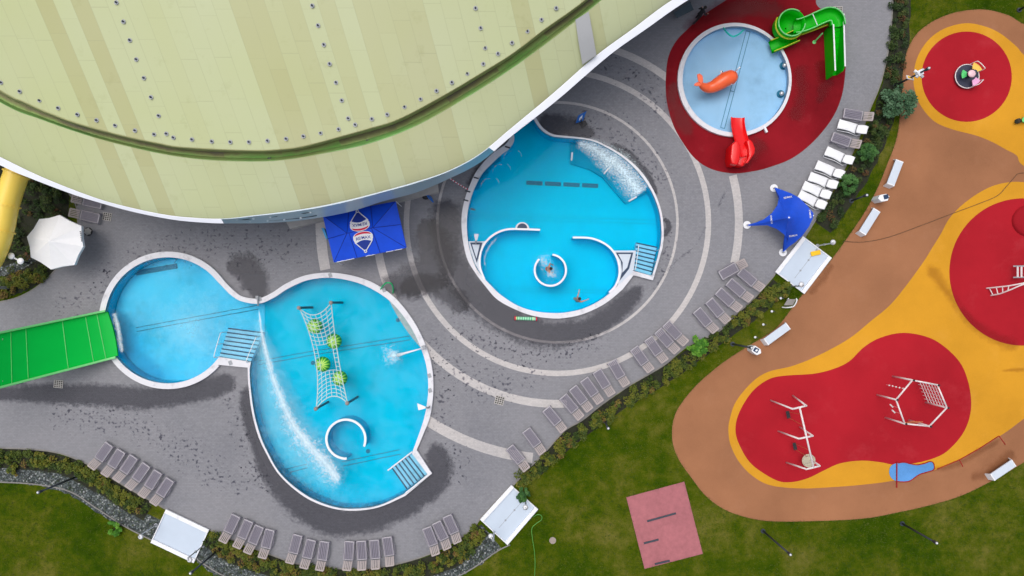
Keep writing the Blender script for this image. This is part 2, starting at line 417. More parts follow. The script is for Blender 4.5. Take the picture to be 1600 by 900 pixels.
def gutter_mat():
    m, n, b = node_mat('gutter_green'); ov = objvec(n)
    a = N(n, 'ShaderNodeAttribute', attribute_name='panel'); sx = N(n, 'ShaderNodeSeparateXYZ'); n.links.new(a.outputs['Vector'], sx.inputs[0])
    wn = N(n, 'ShaderNodeTexWhiteNoise', noise_dimensions='1D'); n.links.new(mth(n, 'FLOOR', mth(n, 'MULTIPLY', sx.outputs[0], 0.55)), wn.inputs['W'])
    f = mth(n, 'ADD', mth(n, 'MULTIPLY', noise(n, ov, 0.35, 5, 0.65), 0.65), mth(n, 'MULTIPLY', wn.outputs['Value'], 0.25))
    f = mth(n, 'ADD', f, mth(n, 'MULTIPLY', mth(n, 'SUBTRACT', sx.outputs[1], 0.35), 0.22))
    col = ramp(n, f, [(0.30, (0.15, 0.36, 0.06)), (0.42, (0.25, 0.37, 0.10)), (0.50, (0.22, 0.24, 0.08)), (0.60, (0.17, 0.15, 0.07)), (0.72, (0.13, 0.12, 0.10))])
    n.links.new(col, b.inputs['Base Color']); b.inputs['Roughness'].default_value = 0.6; return m
M['gutter'] = gutter_mat()
M['gutter_wall'] = pm('gutter_upstand', (0.15, 0.34, 0.09), 0.5, 0.35, 0.5, dirt=(0.22, 0.30, 0.10), dscale=0.2, dcov=0.5)
M['gutter_dirt'] = pm('dirty_upstand', (0.36, 0.36, 0.17), 0.6, 0.3, 0.8)

def water_mat(name, tint, wave=1.0, milky=0.0, glo=0.02):
    m = bpy.data.materials.new(name); m.use_nodes = True; n = m.node_tree; n.nodes.clear()
    out = N(n, 'ShaderNodeOutputMaterial'); v = objvec(n)
    tr = N(n, 'ShaderNodeBsdfTransparent'); gl = N(n, 'ShaderNodeBsdfGlossy'); gl.inputs['Roughness'].default_value = 0.06
    f = mth(n, 'ADD', mth(n, 'MULTIPLY', noise(n, v, 0.30*wave, 5, 0.6), 0.6), mth(n, 'MULTIPLY', noise(n, v, 2.2*wave, 4, 0.6), 0.4))
    n.links.new(ramp(n, f, [(0.34, vary(tint, 1 - 0.16*wave)), (0.5, tint), (0.66, vary(tint, 1 + 0.10*wave))]), tr.inputs[0])  # turbid patches and caustic-like ripple light mixed into the water tint
    bp = N(n, 'ShaderNodeBump'); bp.inputs['Strength'].default_value = 0.35; bp.inputs['Distance'].default_value = 0.06
    n.links.new(mth(n, 'ADD', noise(n, v, 1.6*wave, 4, 0.55), mth(n, 'MULTIPLY', noise(n, v, 6*wave, 3), 0.3)), bp.inputs['Height'])
    n.links.new(bp.outputs[0], gl.inputs['Normal'])
    fr = N(n, 'ShaderNodeFresnel'); fr.inputs[0].default_value = 1.12; n.links.new(bp.outputs[0], fr.inputs['Normal'])
    mx = N(n, 'ShaderNodeMixShader'); n.links.new(fr.outputs[0], mx.inputs[0]); n.links.new(tr.outputs[0], mx.inputs[1]); n.links.new(gl.outputs[0], mx.inputs[2])
    last = mx.outputs[0]
    if milky:
        df = N(n, 'ShaderNodeBsdfDiffuse'); df.inputs[0].default_value = (0.55, 0.80, 0.90, 1)
        k = ramp(n, noise(n, v, 0.45*wave, 6, 0.65), [(0.40, (0, 0, 0)), (0.75, (milky, milky, milky))])
        m2 = N(n, 'ShaderNodeMixShader'); n.links.new(k, m2.inputs[0]); n.links.new(last, m2.inputs[1]); n.links.new(df.outputs[0], m2.inputs[2]); last = m2.outputs[0]
    n.links.new(last, out.inputs[0]); return m
M['water_ab'] = water_mat('pool_water', (0.80, 0.98, 1.0), 1.0, 0.10)
M['water_c'] = water_mat('pool_water_blue', (0.78, 0.97, 1.0), 0.6, 0.0)
M['water_d'] = water_mat('shallow_water', (0.96, 0.99, 1.0), 0.8, 0.0)

def film_mat(name, dark, thr, nscale, sharp, spots=False, color=None, amax=1.0, gain=1.0, fine=0.4, fscale=4.0):
    """thin sheet over a surface: wet film (darkens what is under it) or foam (white), ragged by noise; 'edge' runs 0 at the rim to 1 inside"""
    m = bpy.data.materials.new(name); m.use_nodes = True; n = m.node_tree; n.nodes.clear()
    out = N(n, 'ShaderNodeOutputMaterial'); v = objvec(n)
    e = N(n, 'ShaderNodeAttribute', attribute_name='edge').outputs['Fac']
    f = mth(n, 'ADD', mth(n, 'MULTIPLY', noise(n, v, nscale, 7, 0.62), 1-fine), mth(n, 'MULTIPLY', noise(n, v, nscale*fscale, 5, 0.7), fine))
    if spots: f = mth(n, 'ADD', mth(n, 'MULTIPLY', noise(n, v, nscale, 2, 0.4), 0.75), mth(n, 'MULTIPLY', noise(n, v, nscale*0.2, 3), 0.25))
    k = mth(n, 'MULTIPLY', mth(n, 'SUBTRACT', mth(n, 'ADD', mth(n, 'MULTIPLY', e, gain), f), thr), sharp, clamp=True)
    k = mth(n, 'MULTIPLY', k, mth(n, 'MULTIPLY', e, 12.0, clamp=True))
    k = mth(n, 'MULTIPLY', k, amax)
    t0 = N(n, 'ShaderNodeBsdfTransparent')
    if color is None:
        t1 = N(n, 'ShaderNodeBsdfTransparent'); t1.inputs[0].default_value = (*dark, 1)
        gl = N(n, 'ShaderNodeBsdfGlossy'); gl.inputs['Roughness'].default_value = 0.25
        mx0 = N(n, 'ShaderNodeMixShader'); mx0.inputs[0].default_value = 0.012
        n.links.new(t1.outputs[0], mx0.inputs[1]); n.links.new(gl.outputs[0], mx0.inputs[2]); second = mx0.outputs[0]
    else:
        d = N(n, 'ShaderNodeBsdfDiffuse'); d.inputs[0].default_value = (*color, 1); second = d.outputs[0]
    mx = N(n, 'ShaderNodeMixShader'); n.links.new(k, mx.inputs[0]); n.links.new(t0.outputs[0], mx.inputs[1]); n.links.new(second, mx.inputs[2])
    n.links.new(mx.outputs[0], out.inputs[0]); return m
WETC = (0.56, 0.56, 0.585)
M['wet'] = film_mat('wet_film', WETC, 0.72, 0.7, 4.5, gain=0.72, fine=0.58, fscale=6)
M['wet_red'] = film_mat('wet_film_rubber', (0.80, 0.64, 0.68), 0.74, 0.45, 4.0, gain=0.6, fine=0.3, fscale=4)
M['drops'] = film_mat('wet_footprints', (0.54, 0.54, 0.59), 0.615, 4.8, 12.0, spots=True, gain=0.07)
M['streak'] = film_mat('wet_streak', (0.60, 0.60, 0.64), 0.66, 2.6, 7.0, gain=0.22, fine=0.5)
M['stain'] = film_mat('damp_stain', (0.84, 0.80, 0.76), 0.9, 0.8, 3.0, gain=0.8)
M['foam'] = film_mat('white_foam', None, 0.665, 1.6, 2.6, color=(0.84, 0.93, 0.96), amax=0.78, gain=0.30, fine=0.62, fscale=4)
M['foam_core'] = film_mat('foam_core', None, 0.74, 1.3, 1.9, color=(0.86, 0.94, 0.97), amax=0.70, gain=0.62, fine=0.5, fscale=5)
M['foam_soft'] = film_mat('aerated_water', None, 0.60, 0.7, 1.1, color=(0.42, 0.80, 0.93), amax=0.55, gain=0.7)
M['foam_thin'] = film_mat('thin_foam', None, 0.73, 1.8, 5.0, color=(0.80, 0.93, 0.97), amax=0.6, gain=0.26, fine=0.6)
M['bubbles'] = film_mat('bubbling_water', None, 0.515, 2.4, 3.2, color=(0.76, 0.90, 0.95), amax=0.85, gain=0.28, fine=0.8, fscale=3.5)
M['deepw'] = film_mat('disturbed_water', (0.45, 0.76, 0.84), 0.62, 1.0, 2.2, gain=0.8)

def sheet(name, rows_edge, mat, kind=None, label=None):
    """rows_edge: list of rows of (Vector, edge value)"""
    me = bpy.data.meshes.new(name); vs = []; ed = []; fs = []; m = len(rows_edge[0])
    for r in rows_edge:
        for p, e in r: vs.append(tuple(p)); ed.append(e)
    for i in range(len(rows_edge)-1):
        for k in range(m-1): fs.append((i*m+k, i*m+k+1, (i+1)*m+k+1, (i+1)*m+k))
    me.from_pydata(vs, [], fs); a = me.attributes.new('edge', 'FLOAT', 'POINT'); a.data.foreach_set('value', ed)
    b = bmesh.new(); b.from_mesh(me)
    for f in b.faces:
        if f.normal.z < 0: f.normal_flip()
    b.to_mesh(me); b.free()
    o = link(name, me, mat)
    if kind: o['kind'] = kind
    if label: o['label'] = label
    return o

ZS = [0.0]
def ribbon(name, pts, widths, z, mat, n=40, fade=0.12, kind='structure', cross=8, one_sided=0, label=None):
    """ragged strip along a photo path; one_sided=1 keeps the left rim solid, -1 the right"""
    ZS[0] = (ZS[0] + 0.0007) % 0.006
    c = resample(smooth(pts), n); rows = []
    ws = widths if isinstance(widths, (list, tuple)) else [widths, widths]
    for i, p in enumerate(c):
        t = i/(n-1); d = c[min(i+1, n-1)] - c[max(i-1, 0)]; d.normalize(); nr = Vector((-d.y, d.x))
        q = t*(len(ws)-1); j = min(int(q), len(ws)-2); w = ws[j] + (ws[j+1]-ws[j])*(q-j)
        endf = min(1, t/fade, (1-t)/fade) if fade > 0 else 1
        row = []
        for k in range(cross+1):
            s = -1 + 2*k/cross
            e = (1-abs(s)) if not one_sided else ((1+s)/2 if one_sided < 0 else (1-s)/2)
            pp = p + nr*(s*w/2); row.append((P(pp.x, pp.y, z) + Vector((0, 0, ZS[0])), max(0, e*endf)))
        rows.append(row)
    return sheet(name, rows, mat, kind, label)
def blob(name, cx, cy, rx, ry, z, mat, rot=0, kind='structure', label=None):
    ZS[0] = (ZS[0] + 0.0007) % 0.006; rows = []
    for i in range(9):
        r = i/8; row = []
        for k in range(33):
            a = 2*PI*k/32; x = rx*r*math.cos(a); y = ry*r*math.sin(a)
            row.append((P(cx + x*math.cos(rot) - y*math.sin(rot), cy + x*math.sin(rot) + y*math.cos(rot), z) + Vector((0, 0, ZS[0])), max(0, 1-r)))
        rows.append(row)
    return sheet(name, rows, mat, kind, label)

# ------------------------------------------------------------------ outlines (photo pixels)
ZC, ZW = 0.25, 0.10                     # coping top, water level above the paving
AB_OUT = loop(arc(262, 500.5, 107.5, 34, 318, 60), [(341, 570), (387, 574.5)],
    smooth([(387, 576), (388, 600), (393, 641), (402, 677), (414, 705), (437, 743), (475, 776), (514, 793), (550, 798), (591, 793), (633, 775)]),
    [(675, 740), (651, 703)], smooth([(651, 703), (662, 677), (672, 650), (677, 612), (675, 575), (666, 542), (647, 503), (618, 466), (585, 443), (552, 431), (515, 426), (478, 430), (447, 443), (424, 458), (402, 466.5), (378, 463), (363, 452)]))
AB_IN = loop(arc(262, 500.5, 98.5, 39, 316, 60), [(342.5, 557.5), (392, 565.5)],
    smooth([(390, 577), (391, 600), (396, 640), (405, 675), (416.5, 703), (439, 741), (477, 773), (515, 790), (550, 795), (591, 790), (631, 772)]),
    [(668, 741), (643.5, 708.5)], smooth([(644, 707), (655, 677), (664, 648), (669, 612), (667, 577), (658, 545), (640, 508), (612, 473), (580, 451), (550, 439.5), (515, 434), (480, 438), (450, 451), (428, 465), (404, 474.5), (375, 470), (357, 458)]))
C_IN = loop(smooth([(803.5, 213), (802.5, 222), (795, 233), (783, 242), (767, 257), (753, 272), (742, 293), (735, 312), (731, 330), (729.5, 350), (731, 375), (736, 397), (744, 418), (754, 432), (768, 447), (783, 461), (808, 477), (835, 486), (862, 489), (885, 488), (913, 481.5), (938, 469), (956, 455), (973, 437)]),
    [(989, 423), (1018, 431)], smooth([(1019, 430), (1028, 400), (1032.5, 380), (1033.5, 358), (1030, 330), (1018, 299), (998, 270), (974, 247), (945, 229), (923, 220), (900, 216.5), (880, 215), (862, 212.5), (847, 204), (836, 190), (828, 172), (820, 150)]), [(790, 150), (797, 185)])
C_OUT = loop(smooth([(797, 213), (795, 219), (788, 227), (773, 237), (757, 252), (743, 270), (733, 292), (726, 312), (721.5, 335), (721.5, 360), (725, 385), (731, 407), (743, 427), (759, 448), (777, 468), (806, 484), (833, 493.5), (862, 497.5), (885, 496.5), (913, 490), (946, 474), (973, 452)]),
    [(990, 430), (1020, 438)], smooth([(1021, 436), (1031, 402), (1036, 382), (1037, 358), (1033, 328), (1021, 297), (1001, 267), (976, 244.5), (946, 226.5), (924, 217.5), (901, 214), (881, 212), (864, 209.5), (850, 201), (840, 188), (832, 170), (825, 146)]), [(785, 146), (791, 186)])
D_OUT = arc(1148, 124.5, 89, 0, 360, 72)[:-1]
D_IN = arc(1149.6, 124, 83, 0, 360, 72)[:-1]
ABo, ABi, Co, Ci, Do, Di = [wl(l, ZC) for l in (AB_OUT, AB_IN, C_OUT, C_IN, D_OUT, D_IN)]

# ------------------------------------------------------------------ ground, paving, play surfaces
big = [(-1500, -1500), (1500, -1500), (1500, 1500), (-1500, 1500)]
tag(fill('lawn', [big, ABo, Co, Do], 0.0, M['grass']), kind='structure')
DECK = smooth([(1396, -80), (1394, 10), (1390, 62), (1381, 110), (1372, 140), (1360, 168), (1350, 195), (1338, 224), (1325, 252), (1308, 284), (1288, 320), (1270, 350)]) + [(1257, 371), (1212, 426)] + \
    smooth([(1208, 432), (1190, 453), (1172, 472), (1150, 491), (1121, 519), (1074, 541), (1042, 567), (1020, 581), (982, 603), (940, 632), (910, 656), (882, 673), (850, 708), (825, 733), (803, 757)]) + [(797, 760), (750, 810)] + \
    smooth([(745, 818), (725, 836), (690, 857), (650, 873), (600, 885), (550, 889), (512, 886), (462, 880), (430, 869), (380, 850), (326, 827)]) + [(260, 796)] + \
    smooth([(250, 790), (205, 765), (170, 744), (137, 725), (100, 710), (62, 703), (0, 700), (-120, 700)]) + smooth([(-120, 500), (-60, 485), (0, 472), (30, 464), (57, 449), (81, 428), (103, 402), (118, 372), (122, 345), (118, 318), (104, 296), (85, 262), (60, 190), (60, 60), (60, -80)])
tag(fill('paving', [wl(DECK), ABo, Co, Do], 0.02, M['paving']), kind='structure')
m_ = MB(); m_.wall(wl(DECK[10:-70] if False else DECK), 0.10, -0.05, 0.028); tag(m_.build('kerb', M['kerb']), kind='structure')

def ring_band(r, w, a0, a1):
    o = arc(871, 347.5, r + w/2, a0, a1, 90); i = arc(871, 347.5, r - w/2, a0, a1, 90)
    m = MB(); m.strip(wl(o, 0.024), wl(i, 0.024)); tag(m.build('paving_ring', M['ring']), kind='structure')
ring_band(187.5, 4.0, -205, 110)
ring_band(236, 8.5, -205, 99)
ring_band(283.5, 12.5, -196, -87); ring_band(283.5, 12.5, -13, 15); ring_band(283.5, 11, 52, 76)
ring_band(370, 16, -184.5, -168.5); ring_band(370, 16, -123.5, -96)

RED = smooth([(1265, -20), (1276, 8), (1295, 24), (1312, 52), (1320, 85), (1320.5, 112), (1315, 150), (1300, 185), (1272, 220), (1238, 247), (1200, 262), (1175, 268), (1145, 271), (1112, 264.5), (1087, 249), (1068, 225), (1052, 196), (1042, 160), (1040, 125), (1044, 90), (1056, 65), (1075, 45), (1100, 23), (1135, 0), (1180, -30)], True)
tag(fill('red_rubber_ground', [wl(RED), Do], 0.028, M['darkred']), kind='structure')
TAN = smooth([(1720, 80), (1650, 55), (1600, 38), (1575, 24), (1537, 15), (1495, 19), (1462, 31), (1437, 48), (1424, 65), (1415, 87), (1410, 120), (1408, 160), (1401, 215), (1386, 257), (1370, 296), (1350, 333), (1325, 370), (1300, 404), (1262, 450), (1242, 475), (1217, 508), (1195, 525), (1162, 545), (1125, 570), (1088, 602), (1062, 634), (1052, 657), (1050, 680), (1053, 700), (1063, 722), (1080, 746), (1100, 772), (1125, 792), (1155, 805), (1200, 814), (1275, 814), (1350, 810), (1400, 801), (1450, 790), (1500, 775), (1550, 751), (1600, 722), (1680, 670), (1760, 600)])
tag(fill('tan_rubber_ground', [wl(TAN)], 0.02, M['tan']), kind='structure')
YTOP = smooth([(1700, 130), (1640, 112), (1602, 88), (1587, 72), (1562, 52), (1537, 41), (1508, 36.5), (1475, 45), (1450, 63), (1433, 90), (1427, 120), (1430, 145), (1440, 168), (1460, 190), (1487, 202), (1525, 212), (1550, 222), (1570, 233), (1588, 243), (1604, 262), (1700, 300)])
tag(fill('ochre_rubber_ground', [wl(YTOP)], 0.024, M['ochre']), kind='structure')
YMAIN = smooth([(1720, 320), (1650, 295), (1600, 285), (1575, 285), (1550, 291), (1525, 304), (1500, 323), (1482, 343), (1470, 365), (1457, 386), (1442, 410), (1415, 447), (1390, 477), (1360, 502), (1325, 530), (1275, 557), (1237, 572), (1200, 581), (1175, 597), (1150, 627), (1140, 655), (1138, 675), (1142, 697), (1155, 722), (1175, 743), (1203, 758), (1250, 763), (1300, 761), (1350, 757), (1400, 750), (1462, 734), (1500, 717), (1537, 696), (1570, 676), (1602, 652), (1720, 560)])
tag(fill('ochre_rubber_ground', [wl(YMAIN)], 0.024, M['ochre']), kind='structure')
tag(fill('red_rubber_circle', [wl(arc(1510, 120, 70.5, 0, 360, 64)[:-1])], 0.028, M['crimson']), kind='structure')
tag(fill('red_rubber_circle', [wl(arc(1598, 425, 115, 0, 360, 80)[:-1])], 0.028, M['crimson']), kind='structure')
PEA = smooth([(1200, 593), (1225, 587), (1270, 584), (1300, 577), (1326, 565), (1350, 542), (1377, 527), (1412, 520), (1450, 527), (1477, 543), (1500, 567), (1512, 595), (1517, 625), (1515, 650), (1506, 674), (1490, 695), (1470, 711), (1437, 722), (1400, 726), (1375, 722), (1345, 719.5), (1312, 724), (1287, 735), (1262, 747), (1237, 753), (1212, 750), (1175, 726), (1156, 697), (1149, 672), (1155, 644), (1175, 612)], True)
tag(fill('red_rubber_ground', [wl(PEA)], 0.028, M['crimson']), kind='structure')

def bed(name, pts, w, mat, z):
    c = resample(smooth(pts), 40); m = MB(); L = []; Rr = []
    for i, p in enumerate(c):
        d = c[min(i+1, 39)] - c[max(i-1, 0)]; d.normalize(); nr = Vector((-d.y, d.x)); ww = w/2*(0.9+0.2*random.random())
        a, b = p + nr*ww, p - nr*ww; L.append(P(a.x, a.y, z)); Rr.append(P(b.x, b.y, z))
    m.strip(L, Rr); return tag(m.build(name, mat), kind='structure')
bed('gravel', [(-60, 735), (0, 737), (60, 742), (110, 755), (150, 780), (195, 806), (250, 830)], 34, M['gravel'], 0.008)
bed('gravel', [(318, 855), (350, 880), (390, 896), (450, 912)], 46, M['gravel'], 0.008)
bed('gravel', [(620, 905), (680, 893), (730, 868), (768, 838)], 46, M['gravel'], 0.008)
bed('gravel', [(-30, 430), (0, 425), (30, 415), (52, 402)], 14, M['gravel'], 0.016)
bed('planting_bed', [(-60, 716), (0, 716), (60, 719), (110, 731), (150, 750), (190, 776), (232, 799)], 32, M['soil'], 0.012)
bed('planting_bed', [(326, 838), (370, 868), (430, 886), (512, 900), (600, 900), (680, 882), (720, 862), (752, 825)], 30, M['soil'], 0.012)
bed('planting_bed', [(805, 752), (835, 733), (880, 692), (930, 655), (990, 615), (1040, 585), (1090, 550), (1140, 512), (1190, 475), (1218, 445)], 26, M['soil'], 0.012)
bed('planting_bed', [(1406, -40), (1404, 40), (1400, 100), (1391, 150), (1372, 205), (1350, 255), (1320, 305), (1285, 355)], 34, M['soil'], 0.012)
bed('planting_bed', [(-60, 330), (-10, 335), (50, 338), (106, 342)], 190, M['soil'], 0.010)
bed('planting_bed', [(-40, 462), (0, 452), (40, 438), (75, 415)], 30, M['soil'], 0.012)
for pts in ([(-60, 752), (0, 753), (60, 757), (110, 768), (150, 793), (195, 822), (240, 845)], [(690, 912), (735, 890), (775, 862), (797, 851)], [(310, 875), (345, 897), (380, 910)]):
    m_ = MB(); m_.wall(wl(smooth(pts)), 0.08, -0.03, 0.05); tag(m_.build('kerb', M['kerb']), kind='structure')

# wet paving, footprints and stains
ribbon('wet_paving', [(-30, 615), (60, 615), (150, 618), (240, 622), (320, 608), (375, 588)], [34, 50, 60, 62, 60, 60], 0.03, M['wet'], fade=0.05)
ribbon('wet_paving', [(392, 470), (402, 450), (380, 418), (350, 425)], [44, 80, 80, 30], 0.03, M['wet'])
ribbon('wet_paving', [(385, 590), (388, 640), (402, 690), (430, 745), (475, 790), (530, 815), (590, 806), (640, 785), (685, 745), (680, 705), (668, 680)], [44, 44, 44, 70, 92, 92, 76, 70, 70, 74, 50], 0.03, M['wet'], n=70, fade=0.06)
ribbon('wet_paving', [(700, 300), (697, 350), (705, 410), (735, 455), (790, 500), (850, 522), (920, 512), (975, 475), (1010, 440)], [86, 90, 86, 90, 84, 74, 66, 60, 40], 0.03, M['wet'], n=70, fade=0.05)
ribbon('wet_paving', [(655, 335), (680, 385), (672, 425), (625, 445), (590, 430)], [40, 100, 110, 90, 50], 0.03, M['wet'])
ribbon('wet_paving', [(620, 460), (650, 445), (690, 450), (735, 490)], [40, 60, 60, 50], 0.03, M['wet'])
ribbon('wet_paving', [(838, 185), (865, 195), (895, 200), (935, 212)], [44, 64, 56, 20], 0.03, M['wet'])
ribbon('wet_paving', [(735, 300), (755, 265), (785, 240)], [40, 34, 20], 0.03, M['wet'])
ribbon('wet_paving', [(1105, 350), (1085, 385), (1060, 405), (1040, 425), (1020, 455)], [7, 10, 12, 14, 16], 0.03, M['streak'], fade=0.02)
ribbon('wet_paving', [(950, 222), (985, 245), (1012, 278), (1030, 310)], [14, 26, 26, 12], 0.03, M['wet'])
ribbon('wet_paving', [(1036, 340), (1045, 352), (1038, 372)], [10, 18, 10], 0.03, M['wet'])
ribbon('wet_paving', [(1142, 290), (1128, 310), (1121, 328)], [7, 10, 7], 0.03, M['streak'])
ribbon('wet_paving', [(690, 500), (688, 560), (690, 620), (694, 680)], [40, 40, 44, 60], 0.03, M['drops'])
for pts, ws in (([(130, 440), (230, 400), (330, 385), (420, 390), (500, 395)], [30, 60, 70, 80, 70]), ([(80, 480), (140, 465), (180, 420)], [40, 60, 30]),
                ([(60, 655), (180, 660), (260, 690), (340, 740), (400, 775)], [40, 60, 60, 70, 60]), ([(350, 600), (372, 660), (388, 720), (420, 770)], [30, 40, 40, 40]),
                ([(690, 540), (740, 590), (800, 605), (850, 560)], [80, 90, 60, 40]), ([(900, 185), (960, 215), (1010, 250), (1045, 300)], [60, 90, 70, 40]),
                ([(940, 100), (1000, 130), (1040, 180)], [40, 70, 50]), ([(700, 500), (790, 545), (880, 555), (950, 520)], [40, 50, 40, 40]), ([(1030, 330), (1045, 380), (1040, 430)], [20, 30, 30]), ([(690, 690), (720, 720), (715, 760)], [30, 50, 30])):
    ribbon('wet_footprints', pts, ws, 0.03, M['drops'], fade=0.1)
for pts, ws in (([(1060, 60), (1110, 25), (1180, 12), (1240, 20)], [50, 60, 60, 50]), ([(1085, 215), (1055, 170), (1052, 120)], [40, 50, 40]), ([(1200, 215), (1165, 245), (1130, 240)], [60, 60, 50]),
                ([(1245, 95), (1252, 150), (1235, 195)], [40, 46, 50]), ([(1278, 85), (1290, 125), (1275, 170)], [40, 50, 20])):
    ribbon('wet_rubber', pts, ws, 0.034, M['wet_red'], fade=0.15)
ribbon('damp_rubber', [(1440, 400), (1510, 495), (1560, 530), (1610, 545)], [50, 40, 50, 60], 0.034, M['stain'])
ribbon('damp_rubber', [(1304, 408), (1286, 434), (1262, 464)], [24, 34, 24], 0.034, M['stain'])
ribbon('damp_rubber', [(1510, 745), (1545, 740), (1590, 700)], [40, 60, 40], 0.034, M['stain'])
ribbon('damp_rubber', [(1405, 735), (1480, 730), (1540, 700), (1575, 680)], [20, 26, 26, 20], 0.034, M['stain'])
ribbon('damp_rubber', [(1560, 580), (1600, 577), (1640, 577)], [14, 16, 14], 0.034, M['stain'])

# ------------------------------------------------------------------ pools
def pool(label, inner, outer, depth, mats, cat='swimming pool'):
    t = thing('swimming_pool', label, cat, inner[0])
    fill('coping', [outer, inner], ZC, M['coping'], t, thick=ZC + 0.05, bevel=0.0)
    m = MB(); m.strip([(p.x, p.y, ZC - 0.003) for p in inner], [(p.x, p.y, -depth) for p in inner], True); m.build('basin_wall', mats[0], t)
    fill('basin_floor', [inner], -depth, mats[1], t)
    return t
def stairs(par, a, b, c, d, n, zt, drop, rails=True):
    """a-b landing edge, c-d far edge (c behind a, d behind b), photo px"""
    a, b, c, d = [Vector(x) for x in (a, b, c, d)]
    sm, nm = MB(), MB()
    for i in range(n):
        t0, t1 = i/n, (i+1)/n; z = zt - drop*i
        q = [a.lerp(c, t0), b.lerp(d, t0), b.lerp(d, t1), a.lerp(c, t1)]
        poly = [P(p.x, p.y, 0.1) for p in q]
        sm = MB(); sm.prism(poly, z - drop - 0.3, z); sm.build('step', M['step'], par)
        e = t1 - 0.30/n
        q2 = [a.lerp(c, e), b.lerp(d, e), b.lerp(d, t1), a.lerp(c, t1)]
        q2 = [(p.x, p.y) for p in q2]
        nm = MB(); nm.prism([P(x, y, 0.1) for x, y in q2], z - 0.03, z + 0.004); nm.build('step_nosing', M['navy'], par)
    if rails:
        for s, e in ((a, c), (b, d)):
            for off in (0.0,):
                p0, p1 = P(s.x, s.y, 0.25), P(e.x, e.y, 0.1)
                pts = [p0, p0 + Vector((0, 0, 0.75)), p0.lerp(p1, 0.12) + Vector((0, 0, 0.9)), p0.lerp(p1, 0.75) + Vector((0, 0, 0.45)), p0.lerp(p1, 0.85) + Vector((0, 0, 0.2)), p0.lerp(p1, 0.85) + Vector((0, 0, -1.0))]
                MB().tube(smooth(pts, n=4), 0.028, 8).build('handrail', M['white'], par, True)
                MB().tube([p0.lerp(p1, 0.45) + Vector((0, 0, 0.62)), p0.lerp(p1, 0.45) + Vector((0, 0, -0.6))], 0.024, 8).build('handrail_post', M['white'], par)

pab = pool('large cyan pool of two joined rounds with the rope net and four melon floats', ABi, ABo, 1.0, (M['basin_b'], M['basin_b']))
pale = loop(arc(262, 500.5, 97.5, 36, 318, 50), [(340, 557), (385, 562), (404, 520), (404, 476), (375, 471), (357, 459)])
fill('pale_basin_floor', [wl(pale, 0.25)], -0.95, M['basin_ab'], pab)
stairs(pab, (343, 557), (392, 564.5), (349, 513), (405, 520), 7, 0.06, 0.13)
stairs(pab, (643.5, 709), (668, 740), (608, 734), (633, 769), 6, 0.06, 0.13, rails=False)
MB().tube([P(606, 735, 0.3), P(644, 706, 0.3)], 0.05, 8).build('step_edge_bar', M['white'], pab)
MB().tube([P(634, 770, 0.3), P(672, 741, 0.3)], 0.05, 8).build('step_edge_bar', M['white'], pab)
def line_pair(par, p0, p1, gap, z, mat=None, broken=True, w=0.05):
    a, b = Vector(p0), Vector(p1); d = (b-a).normalized(); nr = Vector((-d.y, d.x)); L = (b-a).length
    m = MB()
    for s in (-1, 1):
        x = 0.0
        while x < L:
            l = min(5 + 9*random.random(), L-x); q0 = a + d*x + nr*(s*gap/2 + random.uniform(-.25, .25)); q1 = a + d*(x+l) + nr*(s*gap/2 + random.uniform(-.25, .25))
            m.bar(P(q0.x, q0.y, z), P(q1.x, q1.y, z), w, 0.02); x += l + (random.random()*1.2 if broken else 0)
    m.build('floor_drain', mat or M['drainline'], par)
line_pair(pab, (213, 515), (403, 480), 6, -0.93)
line_pair(pab, (404, 567), (486, 552), 6, -0.985); line_pair(pab, (486, 552), (640, 528), 6, -0.985)
line_pair(pab, (535, 725), (625, 706), 7, -0.985); line_pair(pab, (412, 745), (480, 728), 6, -0.985)
m_ = MB(); m_.box(P(245, 421, -0.93), (3.0, 0.36, 0.02), R(10)); m_.build('floor_marking', M['drainline'], pab)
m_ = MB(); m_.wall(wl(arc(540, 686.5, 30.5, -22, 272, 60), 0.5), 0.12, -1.0, 0.30); m_.build('whirl_ring_wall', M['basin_b'], pab)
m_ = MB(); m_.wall(wl(arc(540, 686.5, 30.5, -22, 272, 60), 0.5), 0.15, 0.30, 0.44); m_.build('ring_capping', M['white'], pab)
for (x, y) in ((622, 500), (575, 705), (489, 567)):
    MB().cyl(P(x, y, -0.995), 0.16, 0.02, 12).build('floor_inlet', M['drainline'], pab)
for (x, y) in ((662, 543), (671, 587), (672, 610), (406, 467), (600, 453), (516, 430), (360, 567)):
    MB().box(P(x, y, 0.262), (0.24, 0.3, 0.03), R(20)).build('coping_plate', M['greymetal'], pab)
tag(fill('water', [ABi], ZW, M['water_ab']), kind='structure')

pc = pool('round deep blue pool with loop walls and a canal under the roof edge', Ci, Co, 1.25, (M['basin_c'], M['basin_c']))
def pwall(pts, w=0.11, top=0.30, name='lane_wall'):
    m = MB(); m.wall(wl(smooth(pts), top), w - .02, -1.25, top - .14); m.build(name, M['basin_c'], pc); m = MB(); m.wall(wl(smooth(pts), top), w + .02, top - .14, top); m.build('wall_capping', M['white'], pc)
pwall([(757, 437), (750, 417), (750.5, 397), (757, 381), (767, 370), (780, 362), (795, 358), (815, 358), (844, 359)])
pwall([(895, 371), (922, 372), (942, 379), (957, 391), (966, 408), (968, 428), (962, 446), (952, 457)])
m_ = MB(); m_.wall(wl(arc(860, 422, 24.5, -225, 82, 60), 0.45), 0.10, -1.25, 0.28); m_.build('whirl_ring_wall', M['basin_c'], pc)
m_ = MB(); m_.wall(wl(arc(860, 422, 24.5, -225, 82, 60), 0.45), 0.13, 0.28, 0.42); m_.build('ring_capping', M['white'], pc)
stairs(pc, (989, 422), (1017, 430), (998, 377), (1031, 384), 7, 0.06, 0.14)
